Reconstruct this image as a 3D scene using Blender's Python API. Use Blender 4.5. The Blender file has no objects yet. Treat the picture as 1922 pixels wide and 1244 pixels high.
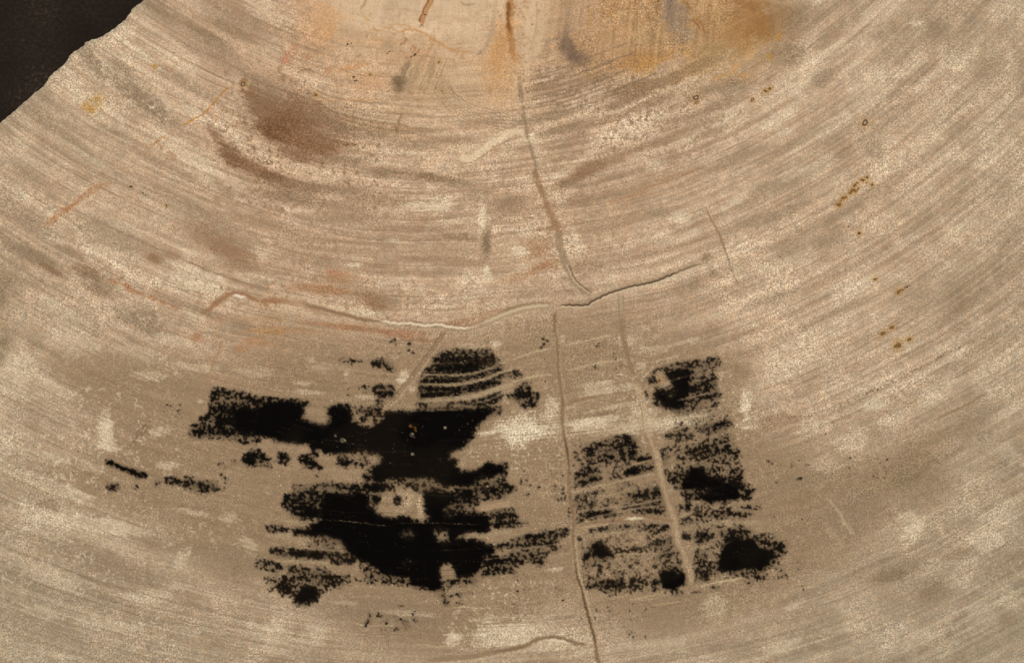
import bpy, math, random
import numpy as np

# ------------------------------------------------------------------ camera, world, lamps
S = 1.0e-4                       # one survey unit of the slab = 0.1 mm
CXP, CYP = 961.0, 622.0
TOPZ = 0.030                     # the slab is 30 mm thick and lies on a table at z = 0
scene = bpy.context.scene
col = scene.collection

cam_d = bpy.data.cameras.new("camera")
cam = bpy.data.objects.new("camera", cam_d)
col.objects.link(cam)
cam_d.lens = 100.0
cam_d.sensor_width = 36.0
cam_d.clip_start = 0.01
cam_d.clip_end = 50.0
CAMH = 1922 * S * 100.0 / 36.0
cam.location = (0, 0, TOPZ + CAMH)
scene.camera = cam

world = bpy.data.worlds.new("World")
scene.world = world
world.use_nodes = True
world.node_tree.nodes["Background"].inputs[0].default_value = (1.0, 0.96, 0.90, 1)
world.node_tree.nodes["Background"].inputs[1].default_value = 0.28

def area(name, loc, target, size, power, color):
    d = bpy.data.lights.new(name, 'AREA')
    d.shape = 'DISK'; d.size = size; d.energy = power; d.color = color
    o = bpy.data.objects.new(name, d); col.objects.link(o)
    o.location = loc
    v = [t - l for t, l in zip(target, loc)]
    from mathutils import Vector
    o.rotation_euler = Vector(v).to_track_quat('-Z', 'Y').to_euler()
    return o
KEY, FILL = 6.6, 2.7
area("key_lamp", (-0.12, 0.62, 0.62), (0.0, 0.0, TOPZ), 0.22, KEY, (1.0, 0.944, 0.885))
area("fill_lamp", (0.45, -0.55, 0.75), (0.02, 0, TOPZ), 0.5, FILL, (1.0, 0.96, 0.90))

scene.view_settings.view_transform = 'Standard'
scene.view_settings.look = 'None'
scene.view_settings.exposure = 0.0
scene.view_settings.gamma = 1.0
scene.view_settings.use_curve_mapping = False
scene.cycles.use_denoising = False
scene.cycles.max_bounces = 4

# ------------------------------------------------------------------ survey grid of the cut face
def axis(lo, hi, step, flo, fhi, g=1.09):
    mid = np.arange(lo, hi + step, step)
    a, p, s = [], lo, step
    while p > flo:
        s = min(s * g, 60); p -= s; a.append(p)
    b, p, s = [], mid[-1], step
    while p < fhi:
        s = min(s * g, 60); p += s; b.append(p)
    return np.array(a[::-1] + list(mid) + b, dtype=np.float32)
STEP = 1.5
XS = axis(-60, 1982, STEP, -1000, 3100)
YS = axis(-60, 1304, STEP, -1000, 2600)
X, Y = np.meshgrid(XS, YS)
NY, NX = X.shape

rngs = {}
def table(seed):
    if seed not in rngs:
        rngs[seed] = np.random.RandomState(seed).rand(256, 256).astype(np.float32)
    return rngs[seed]
def vn(u, v, seed):
    t = table(seed)
    iu = np.floor(u).astype(np.int32); iv = np.floor(v).astype(np.int32)
    fu = u - iu; fv = v - iv
    fu = fu * fu * (3 - 2 * fu); fv = fv * fv * (3 - 2 * fv)
    a = iu & 255; b = (iu + 1) & 255; c = iv & 255; d = (iv + 1) & 255
    return ((t[c, a] * (1 - fu) + t[c, b] * fu) * (1 - fv) + (t[d, a] * (1 - fu) + t[d, b] * fu) * fv)
def fbm(u, v, seed, n=3, g=0.55):
    s = 0; w = 1; tot = 0
    for k in range(n):
        # each octave turned a little so that no lattice direction shows
        c, q = math.cos(0.6 + 0.9 * k), math.sin(0.6 + 0.9 * k)
        s = s + w * vn((u * c - v * q) * 2 ** k, (u * q + v * c) * 2 ** k, seed + k); tot += w; w *= g
    return s / tot
def sfbm(u, v, seed, n=3, g=0.6):
    s = 0; w = 1; tot = 0
    for k in range(n):
        s = s + w * vn(u * 2 ** k + 7.3 * k, v * 2 ** k + 3.1 * k, seed + k); tot += w; w *= g
    return s / tot
def rank(a):
    q = np.linspace(0, 1, 101)
    sub = a[60:-60:7, 60:-60:7].ravel()
    return np.interp(a, np.quantile(sub, q), q).astype(np.float32)
def sst(lo, hi, v):
    t = np.clip((v - lo) / (hi - lo), 0, 1)
    return t * t * (3 - 2 * t)
def lerp(a, b, m):
    return a + (b - a) * m

# growth-ring coordinates
RC = (850.0, -850.0)
WX = X + 8 * (vn(X / 220, Y / 220, 1) - .5)
WY = Y + 20 * (vn(X / 330, Y / 330, 3) - .5) + 3.5 * (vn(X / 90, Y / 60, 4) - .5) + 1.0 * (vn(X / 14, Y / 14, 5) - .5)
RR = np.hypot(WX - RC[0], WY - RC[1])
TH = np.arctan2(WX - RC[0], WY - RC[1]) * 1500.0
STK1 = rank(sfbm(TH / 330, RR / 34, 11, 3))
STK2 = rank(sfbm(TH / 110, RR / 9, 21, 3))
STK3 = rank(sfbm(TH / 60, RR / 4.5, 31, 2))
LNG = rank(sfbm(TH / 800, RR / 3.3, 131, 3, .9) + .25 * vn(X / 60, Y / 60, 137))
LN2 = rank(sfbm(TH / 420, RR / 13, 141, 3, .7))
ISO1 = rank(fbm(X / 120, Y / 120, 41, 4))
ISO2 = rank(fbm(X / 30, Y / 30, 51, 4))
ISO3 = rank(fbm(X / 8.0, Y / 8.0, 61, 3, .7))
GRN = rank(fbm(X / 3.6, Y / 3.6, 71, 2, .6))

# ------------------------------------------------------------------ painting helpers (local windows)
def win(x0, y0, x1, y1):
    i0 = max(0, np.searchsorted(XS, x0) - 1); i1 = min(NX, np.searchsorted(XS, x1) + 1)
    j0 = max(0, np.searchsorted(YS, y0) - 1); j1 = min(NY, np.searchsorted(YS, y1) + 1)
    return slice(j0, j1), slice(i0, i1)
OFF = {'a': (0, 0), 'b': (480, 0), 'c': (960, 0), 'd': (1440, 0), 'e': (0, 311), 'f': (480, 311), 'g': (960, 311), 'h': (1440, 311),
       'A': (0, 622), 'B': (480, 622), 'C': (960, 622), 'D': (1440, 622), 'E': (0, 933), 'F': (480, 933), 'G': (960, 933), 'H': (1440, 933)}
def P(t, pts):
    ox, oy = OFF[t]
    return [(ox + a / 4.0, oy + b / 4.0) for a, b in pts]
def smooth_line(pts, n=9):
    if len(pts) < 3: return pts
    out = []
    p = [pts[0]] + list(pts) + [pts[-1]]
    for k in range(1, len(p) - 2):
        for i in range(n):
            t = i / n
            out.append(tuple(0.5 * ((2 * p[k][c]) + (-p[k-1][c] + p[k+1][c]) * t + (2*p[k-1][c] - 5*p[k][c] + 4*p[k+1][c] - p[k+2][c]) * t*t
                       + (-p[k-1][c] + 3*p[k][c] - 3*p[k+1][c] + p[k+2][c]) * t**3) for c in (0, 1)))
    out.append(pts[-1])
    return [(x + .7 * math.sin(x * .31 + y * .47) + .45 * math.sin(x * .9 - y * .7), y + .7 * math.sin(x * .43 - y * .29) + .45 * math.sin(x * .8 + y * .9)) for x, y in out]
def pl_dist(pts, pad):
    """distance, running share 0..1 and signed side (+ = below / right of the walk) inside a window"""
    xs = [q[0] for q in pts]; ys = [q[1] for q in pts]
    w = win(min(xs) - pad, min(ys) - pad, max(xs) + pad, max(ys) + pad)
    x = X[w]; y = Y[w]
    best = np.full(x.shape, 1e9, np.float32); tt = np.zeros_like(best); sd = np.zeros_like(best)
    L = [0]
    for a, b in zip(pts[:-1], pts[1:]): L.append(L[-1] + math.hypot(b[0]-a[0], b[1]-a[1]))
    for k, (a, b) in enumerate(zip(pts[:-1], pts[1:])):
        dx, dy = b[0]-a[0], b[1]-a[1]; l2 = dx*dx + dy*dy + 1e-9
        t = np.clip(((x-a[0])*dx + (y-a[1])*dy) / l2, 0, 1)
        d = np.hypot(x-a[0]-t*dx, y-a[1]-t*dy)
        m = d < best
        best = np.where(m, d, best)
        tt = np.where(m, (L[k] + t*math.sqrt(l2)) / L[-1], tt)
        sd = np.where(m, np.sign(dx*(y-a[1]) - dy*(x-a[0])), sd)
    return w, best, tt, sd

TIN = sst(1350, 500, np.hypot((X - 900) / 1.15, Y - 380))          # warm centre, greyer darker edges: light falloff painted in with the wood tone
def c3(*c): return np.array(c, np.float32)[None, None, :]
lo = lerp(c3(144, 129, 105), c3(155, 131, 104), TIN[..., None])
mi = lerp(c3(173, 156, 130), c3(194, 167, 138), TIN[..., None])
hi = lerp(c3(200, 184, 157), c3(222, 199, 168), TIN[..., None])
L = 0.5 + 0.18 * (STK1 - .5) + 0.20 * (STK2 - .5) + 0.20 * (LNG - .5) + (.08 + .10 * TIN) * (sst(.3, .7, LNG) - .5) + .20 * (LN2 - .5) + 0.28 * (ISO1 - .5) + 0.26 * (ISO2 - .5) + .06 * (ISO3 - .5)
L = np.clip(L, 0, 1)
C = np.where((L < .5)[..., None], lerp(lo, mi, (L * 2)[..., None]), lerp(mi, hi, (L * 2 - 1)[..., None]))
del lo, mi, hi
CH = (rank(fbm(X / 11, Y / 11, 111, 2)) - .5)[..., None]; C = C + CH * c3(4, -1, -4)
A = np.ones((NY, NX), np.float32)              # strength of the pale cell flecks
KB = np.ones((NY, NX), np.float32)            # what the pale lines leave of it
D = np.zeros((NY, NX), np.float32)             # density of the black mineral
Z = np.zeros((NY, NX), np.float32)             # relief, survey units
FINE = 0.27 * ISO2 + 0.25 * ISO3 + 0.20 * STK2 + .34 * LNG

PALE = (222, 204, 174)
SPN = rank(.5 * ISO3 + .6 * GRN)
def blob(cx, cy, rx, ry, colr, s=1.0, ang=None, rag=.9, soft=.7, a=None):
    """soft-edged stain; ang None follows the growth rings, in degrees clockwise otherwise"""
    if ang is None: ang = -math.degrees(math.atan2(cx - RC[0], cy - RC[1]))
    t = math.radians(ang); c, q = math.cos(t), math.sin(t)
    m_ = max(rx, ry) * 1.7
    w = win(cx - m_, cy - m_, cx + m_, cy + m_)
    x = X[w] - cx; y = Y[w] - cy
    d = np.hypot((x*c + y*q) / rx, (-x*q + y*c) / ry)
    m = sst(0, soft * 1.3, 1.18 - d + rag * (FINE[w] - .5)) * s
    m = m * sst(1.7, 1.2, d)
    m = lerp(m, s * sst(-.30, .35, m / s - .95 * SPN[w]), .75 if colr is PALE else .42)
    if colr is PALE: m = m * (.75 + .4 * STK3[w])
    C[w] = lerp(C[w], np.array(colr, np.float32), m[..., None])
    if a is not None: A[w] = lerp(A[w], a, m)
def stroke(pts, wd, colr, s=1.0, soft=1.0, rag=.5, fade=.12, a=None, z=0, side=0, sm=True, dk=0, w0=None):
    """painted or carved line: wd half width; z relief height; side shifts it sideways; dk thins the black there"""
    if sm: pts = smooth_line(pts)
    w, d, t, sd = pl_dist(pts, wd * 3 + soft * 4 + 6 + abs(side))
    if side: d = np.abs(d * sd - side)
    env = sst(0, max(fade, 1e-3), t) * sst(0, max(fade, 1e-3), 1 - t) if fade else 1.0
    ww = wd if w0 is None else lerp(w0, wd, t)
    ww = ww * (0.35 + 0.65 * env) * (1 + rag * 1.2 * (ISO2[w] - .5))
    m = sst(soft, -soft, d - ww + rag * wd * (FINE[w] - .5)) * s * env
    if colr is not None and rag > .42 and wd > 1.5: m = lerp(m, s * sst(-.30, .35, m / s - .95 * SPN[w]), .45)
    if colr is not None: C[w] = lerp(C[w], np.array(colr, np.float32), m[..., None])
    if a is not None: A[w] = lerp(A[w], a, np.clip(m, 0, 1))
    if z: Z[w] = Z[w] + z * m
    if dk:
        D[w] = D[w] * (1 - np.clip(m * dk, 0, 1)); KB[w] = KB[w] * (1 - np.clip(m * dk, 0, 1))
def poly_sd(pts, pad):
    xs = [q[0] for q in pts]; ys = [q[1] for q in pts]
    w = win(min(xs) - pad, min(ys) - pad, max(xs) + pad, max(ys) + pad)
    x = X[w]; y = Y[w]
    best = np.full(x.shape, 1e9, np.float32); ins = np.zeros(x.shape, bool)
    n = len(pts)
    for k in range(n):
        a = pts[k]; b = pts[(k + 1) % n]
        dx, dy = b[0]-a[0], b[1]-a[1]; l2 = dx*dx + dy*dy + 1e-9
        t = np.clip(((x-a[0])*dx + (y-a[1])*dy) / l2, 0, 1)
        best = np.minimum(best, np.hypot(x-a[0]-t*dx, y-a[1]-t*dy))
        if a[1] != b[1]:
            ins ^= ((a[1] > y) != (b[1] > y)) & (x < dx * (y - a[1]) / dy + a[0])
    return w, np.where(ins, best, -best)
def poly(pts, colr, s=1.0, soft=20, rag=1.0, a=None):
    w, sd = poly_sd(pts, soft * 2)
    m = sst(-soft, soft, sd + rag * soft * 1.6 * (FINE[w] - .5)) * s
    C[w] = lerp(C[w], np.array(colr, np.float32), m[..., None])
    if a is not None: A[w] = lerp(A[w], a, m)

# ---------------- broad tones
TAUPE = (147, 123, 94)
poly([(90, 690), (240, 660), (420, 700), (520, 628), (700, 632), (830, 640), (1000, 600), (1180, 600), (1300, 640), (1400, 690), (1420, 800),
      (1500, 850), (1640, 850), (1760, 800), (1760, 900), (1640, 990), (1480, 1120), (1250, 1190), (1060, 1120), (930, 1220), (700, 1215), (600, 1120), (430, 1080),
      (300, 980), (150, 930), (120, 880), (230, 820), (120, 730)], TAUPE, .76, 48, 1.2, a=.7)
TXT = (STK3 * .45 + ISO3 * .35 + GRN * .2 - .5)
C = C + (TXT * 11)[..., None] * c3(1, .94, .82)
for (x, y, rx, ry, s) in [(60, 900, 90, 40, .5), (150, 1040, 120, 30, .6), (240, 1075, 110, 28, .6), (300, 1020, 60, 22, .7), (90, 955, 30, 22, .7),
      (430, 1050, 110, 30, .7), (700, 1150, 160, 40, .7), (1250, 1150, 150, 40, .4), (1740, 920, 70, 40, .45), (1830, 800, 60, 50, .7), (1760, 1110, 50, 30, .7), (1690, 1070, 60, 20, .7),
      (1880, 1050, 60, 40, .5), (1600, 960, 80, 50, .7), (60, 760, 60, 30, .3), (10, 540, 30, 60, .7), (5, 660, 18, 60, .8), (60, 1170, 90, 50, .45), (1700, 1110, 80, 60, .3),  # the two far-left blobs paint in the light falloff at the edge
      (1640, 810, 30, 20, .6), (1530, 700, 60, 30, .3), (1530, 1200, 80, 30, .5), (1400, 1220, 60, 20, .4), (1810, 560, 60, 30, .3), (1720, 560, 40, 30, .4),
      (1550, 450, 30, 20, .6), (1480, 470, 40, 20, .6), (1500, 330, 70, 16, .6), (1560, 260, 60, 10, .5), (1640, 280, 20, 22, .6), (1540, 150, 18, 36, .3), (1760, 60, 36, 26, .75),
      (1740, 40, 30, 30, .6), (1850, 130, 50, 30, .6), (1800, 90, 40, 20, .5), (1890, 60, 30, 30, .35), (1500, 30, 40, 30, .5), (1680, 100, 60, 25, .4), (1880, 360, 40, 16, .4), (1900, 440, 30, 18, .4)]:
    blob(x, y, rx, ry, (150, 129, 103), s * .9, ang=(None if x != 1540 else 60), a=.7)
# outer left: greyish streaks beside the edge
for (x, y, rx, ry, s, a_) in [(300, 30, 60, 14, .6, 36), (390, 75, 90, 16, .7, 34), (400, 110, 90, 12, .5, 30), (175, 120, 45, 14, .8, 55), (260, 180, 60, 26, .8, 45), (310, 220, 50, 16, .7, 36),
      (230, 150, 40, 20, .5, 40), (340, 150, 90, 10, .5, 30), (70, 220, 60, 12, .6, 40), (130, 260, 80, 14, .5, 40), (60, 330, 60, 14, .5, 34), (180, 300, 70, 10, .5, 33), (90, 190, 40, 12, .5, 40),
      (470, 45, 60, 30, .5, 40), (330, 370, 90, 12, .55, 28), (220, 440, 90, 30, .5, 25), (60, 480, 70, 14, .6, 30), (180, 520, 60, 14, .5, 28), (400, 420, 90, 24, .5, 26), (80, 430, 60, 12, .3, 30),
      (270, 600, 60, 26, .75, 22), (140, 600, 60, 20, .4, 20), (30, 400, 60, 16, .4, 35), (230, 130, 50, 12, .5, 38), (420, 30, 60, 18, .5, 36)]:
    blob(x, y, rx, ry, (143, 123, 99), s, ang=a_, rag=1.4, a=.9)
# pale streaks and patches
for (x, y, rx, ry, s, a_) in [(30, 690, 50, 40, .6, 20), (95, 720, 70, 16, .7, 30), (50, 740, 70, 16, .5, 20), (195, 800, 14, 42, .9, 10), (205, 835, 24, 16, .9, 10), (120, 590, 50, 20, .6, 30), (150, 640, 60, 22, .5, 15),
      (110, 860, 30, 8, .6, 25), (170, 875, 30, 12, .6, 25), (295, 810, 22, 12, .8, 0), (310, 875, 24, 8, .7, 0), (90, 910, 110, 14, .5, 20), (150, 930, 40, 14, .6, 30), (60, 960, 90, 12, .8, 20), (190, 985, 110, 18, .8, 10),
      (80, 1000, 80, 12, .5, 15), (230, 1000, 40, 10, .5, 5), (340, 1050, 20, 14, .7, -60), (100, 1090, 50, 14, .5, 20), (270, 1120, 50, 14, .7, 0), (80, 1150, 60, 14, .6, 10), (330, 1100, 40, 10, .5, -10), (200, 1170, 120, 12, .4, 8),
      (430, 970, 30, 12, .6, 10), (470, 1020, 20, 14, .6, 60), (540, 1000, 30, 8, .3, 5), (350, 960, 60, 8, .5, 5), (360, 1180, 120, 10, .4, 5), (510, 1190, 50, 40, .7, 5), (590, 1190, 40, 30, .6, 0),
      (950, 1190, 60, 26, .95, -8), (1010, 1190, 60, 40, .6, -8), (860, 1195, 18, 10, .9, 0), (848, 1200, 12, 14, .9, 0), (930, 1160, 40, 10, .5, -5), (1045, 1068, 18, 7, .9, -10),
      (760, 1150, 60, 5, .5, 3), (650, 1130, 30, 6, .5, 5), (1490, 1135, 40, 14, .7, -25), (1480, 1210, 60, 16, .7, -15), (1580, 1180, 60, 12, .6, -18), (1260, 1210, 60, 20, .5, -10), (1340, 1140, 22, 30, .5, -20),
      (1718, 995, 20, 34, .95, 20), (1708, 970, 22, 14, .7, 0), (1850, 1010, 40, 30, .8, -30), (1880, 960, 60, 18, .5, -30), (1800, 1090, 34, 16, .6, -20), (1900, 1120, 40, 20, .5, -30), (1720, 1200, 60, 20, .5, -20), (1840, 1150, 60, 30, .5, -25),
      (1830, 900, 40, 16, .4, -30), (1895, 850, 30, 30, .4, -30), (1880, 780, 40, 14, .5, -30), (1600, 830, 40, 30, .6, 0), (1550, 870, 40, 18, .6, -15), (1530, 800, 40, 18, .5, -10), (1560, 1000, 26, 10, .3, 60),
      (1640, 760, 30, 16, 1, -15), (1660, 790, 20, 10, .7, 0), (1760, 730, 60, 20, .5, -25), (1790, 670, 40, 14, .5, -30), (1690, 640, 40, 20, .4, 0), (1500, 690, 60, 26, .4, -20), (1540, 620, 80, 30, .45, -20),
      (1490, 490, 60, 18, .5, -25), (1600, 540, 60, 18, .5, -25), (1680, 470, 60, 16, .45, -30), (1810, 430, 60, 14, .5, -32), (1820, 500, 60, 12, .4, -32), (1860, 300, 50, 14, .5, -35), (1780, 300, 60, 12, .5, -33),
      (1640, 170, 80, 40, .5, -33), (1560, 100, 50, 16, .6, -30), (1720, 45, 18, 10, .8, 0), (1800, 120, 26, 20, .5, 0), (1500, 160, 30, 30, .5, 0), (1480, 330, 50, 12, .5, -30), (1540, 310, 60, 14, .5, -30), (1550, 240, 60, 12, .5, -30),
      (1470, 220, 50, 12, .6, -30), (1460, 260, 60, 10, .5, -28), (1700, 130, 60, 16, .5, -30), (1880, 200, 40, 20, .4, -35), (1650, 20, 60, 20, .5, -30),
      (1400, 760, 10, 36, .95, -8), (1407, 740, 9, 18, .7, 0), (1400, 800, 20, 8, .6, 0), (1282, 410, 20, 16, .9, -10), (1380, 375, 40, 10, .7, -30), (1290, 440, 50, 16, .6, -15), (1220, 450, 50, 16, .4, -15), (1385, 500, 60, 20, .4, -20),
      (975, 470, 22, 12, .8, 0), (985, 500, 22, 8, .8, 0), (1075, 450, 14, 22, .8, 10), (1000, 430, 40, 8, .7, -10), (1010, 280, 16, 30, .6, -20), (1050, 330, 40, 8, .8, -10), (1150, 260, 60, 10, .5, -20), (1200, 230, 60, 12, .5, -20),
      (1330, 230, 60, 14, .6, -25), (1270, 270, 60, 10, .6, -20), (1100, 290, 50, 10, .6, -15), (1330, 300, 60, 14, .5, -25), (1230, 310, 60, 10, .6, -18), (1120, 178, 30, 6, .9, -20), (1190, 155, 22, 4, .8, -20), (1060, 205, 60, 5, .7, -18), (1030, 148, 40, 4, .7, -20),
      (820, 388, 48, 17, .85, 2), (840, 372, 30, 10, .6, 0), (860, 415, 40, 8, .6, 0), (740, 452, 40, 5, .8, 4), (662, 497, 18, 8, 1, 0), (490, 475, 30, 14, .7, 0), (560, 395, 40, 5, .7, 5), (480, 380, 60, 7, .6, 10), (700, 478, 50, 4, .5, 5),
      (905, 408, 9, 26, .85, 0), (900, 430, 6, 14, .7, 0), (915, 512, 11, 20, .95, 0), (880, 510, 40, 5, .5, -3), (650, 425, 60, 10, .3, 3), (780, 350, 50, 10, .5, 4), (650, 295, 40, 6, .9, 6), (710, 303, 50, 5, .6, 6), (640, 270, 20, 12, .8, 0),
      (780, 290, 60, 6, .7, 5), (690, 205, 50, 7, .7, 6), (840, 215, 60, 5, .6, -2), (820, 250, 60, 6, .5, 0), (380, 220, 60, 14, .8, 40), (430, 250, 40, 18, .7, 40), (350, 290, 90, 16, .8, 32), (390, 340, 60, 14, .7, 30), (440, 345, 60, 20, .5, 20),
      (160, 290, 90, 6, .6, 36), (250, 90, 90, 7, .8, 38), (240, 110, 60, 8, .6, 40), (320, 110, 90, 8, .6, 34), (430, 150, 60, 12, .5, 20), (500, 20, 60, 22, .6, 30), (500, 95, 50, 18, .5, 30), (420, 190, 30, 8, .6, 50), (60, 300, 60, 14, .4, 40),
      (30, 250, 40, 8, .5, 45), (210, 210, 60, 10, .5, 42), (130, 140, 30, 12, .5, 45), (150, 175, 30, 14, .5, 30), (240, 60, 40, 8, .6, 45), (370, 530, 80, 26, .9, 14), (340, 500, 70, 12, .7, 18), (470, 520, 50, 14, .6, 8), (360, 590, 40, 14, .6, 20),
      (110, 455, 24, 10, .8, 20), (190, 470, 50, 12, .6, 20), (250, 430, 50, 12, .4, 24), (360, 475, 30, 10, .6, 15), (90, 500, 30, 8, .4, 20), (250, 540, 40, 14, .5, 10), (580, 560, 50, 6, .6, 10), (640, 583, 60, 5, .9, 11), (700, 590, 40, 4, .8, 8),
      (740, 530, 60, 8, .5, 0), (860, 565, 50, 12, .6, -8), (920, 545, 50, 10, .5, -10), (780, 500, 60, 8, .5, 0),
      (930, 645, 13, 7, 1, -5), (1056, 636, 7, 9, .7, 0), (880, 650, 30, 6, .5, 0), (1180, 640, 30, 14, .6, 0), (1290, 640, 50, 8, .6, -15), (1230, 655, 40, 6, .6, -5), (1200, 685, 14, 8, .5, 0), (1240, 800, 70, 14, .7, -8), (1210, 780, 30, 16, .6, 0),
      (1130, 730, 40, 14, .7, -5), (1180, 725, 24, 12, .6, 0), (1120, 790, 50, 12, .8, -5), (1100, 800, 40, 12, .8, 0), (1035, 770, 14, 24, .8, 0), (980, 800, 50, 22, .95, -5), (1010, 812, 34, 16, .9, 0), (935, 805, 46, 10, .8, -12), (915, 815, 24, 6, .9, -15), (975, 835, 22, 14, .6, 0),
      (1030, 790, 26, 14, .7, 0), (1290, 790, 50, 10, .6, -10), (1190, 770, 40, 6, .6, -8), (1170, 760, 60, 5, .5, -10), (760, 705, 12, 18, .95, 0), (772, 730, 8, 12, .7, 0), (755, 712, 9, 9, 1, 0), (690, 745, 30, 6, .6, 2), (600, 690, 50, 10, .4, 3), (590, 735, 60, 6, .5, 2),
      (650, 700, 6, 5, .8, 0), (570, 720, 14, 6, .6, 0), (585, 675, 8, 14, .6, 20), (380, 690, 60, 10, .6, 5), (470, 700, 50, 14, .5, 0), (280, 705, 30, 10, .6, 5), (330, 640, 40, 12, .6, 15), (250, 660, 60, 14, .4, 10), (375, 755, 8, 6, .8, 0)]:
    blob(x, y, rx, ry, PALE, s * .80, ang=a_, rag=1.4, a=1.15)
blob(990, 808, 80, 20, (230, 214, 184), .85, ang=-3, rag=1.2, a=1.2); blob(960, 815, 40, 18, (226, 210, 180), .7, ang=-10, rag=1.2, a=1.1); blob(1090, 795, 60, 14, (220, 202, 172), .7, ang=-6, rag=1.2); blob(1210, 795, 90, 12, (214, 196, 164), .6, ang=-9, rag=1.3)
blob(755, 712, 11, 14, (222, 205, 175), .8, ang=0, a=.2)
blob(915, 512, 9, 16, (214, 198, 166), .6, ang=0, a=.4)
blob(1640, 763, 26, 13, (212, 196, 166), .7, ang=-15, a=.3)

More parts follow.
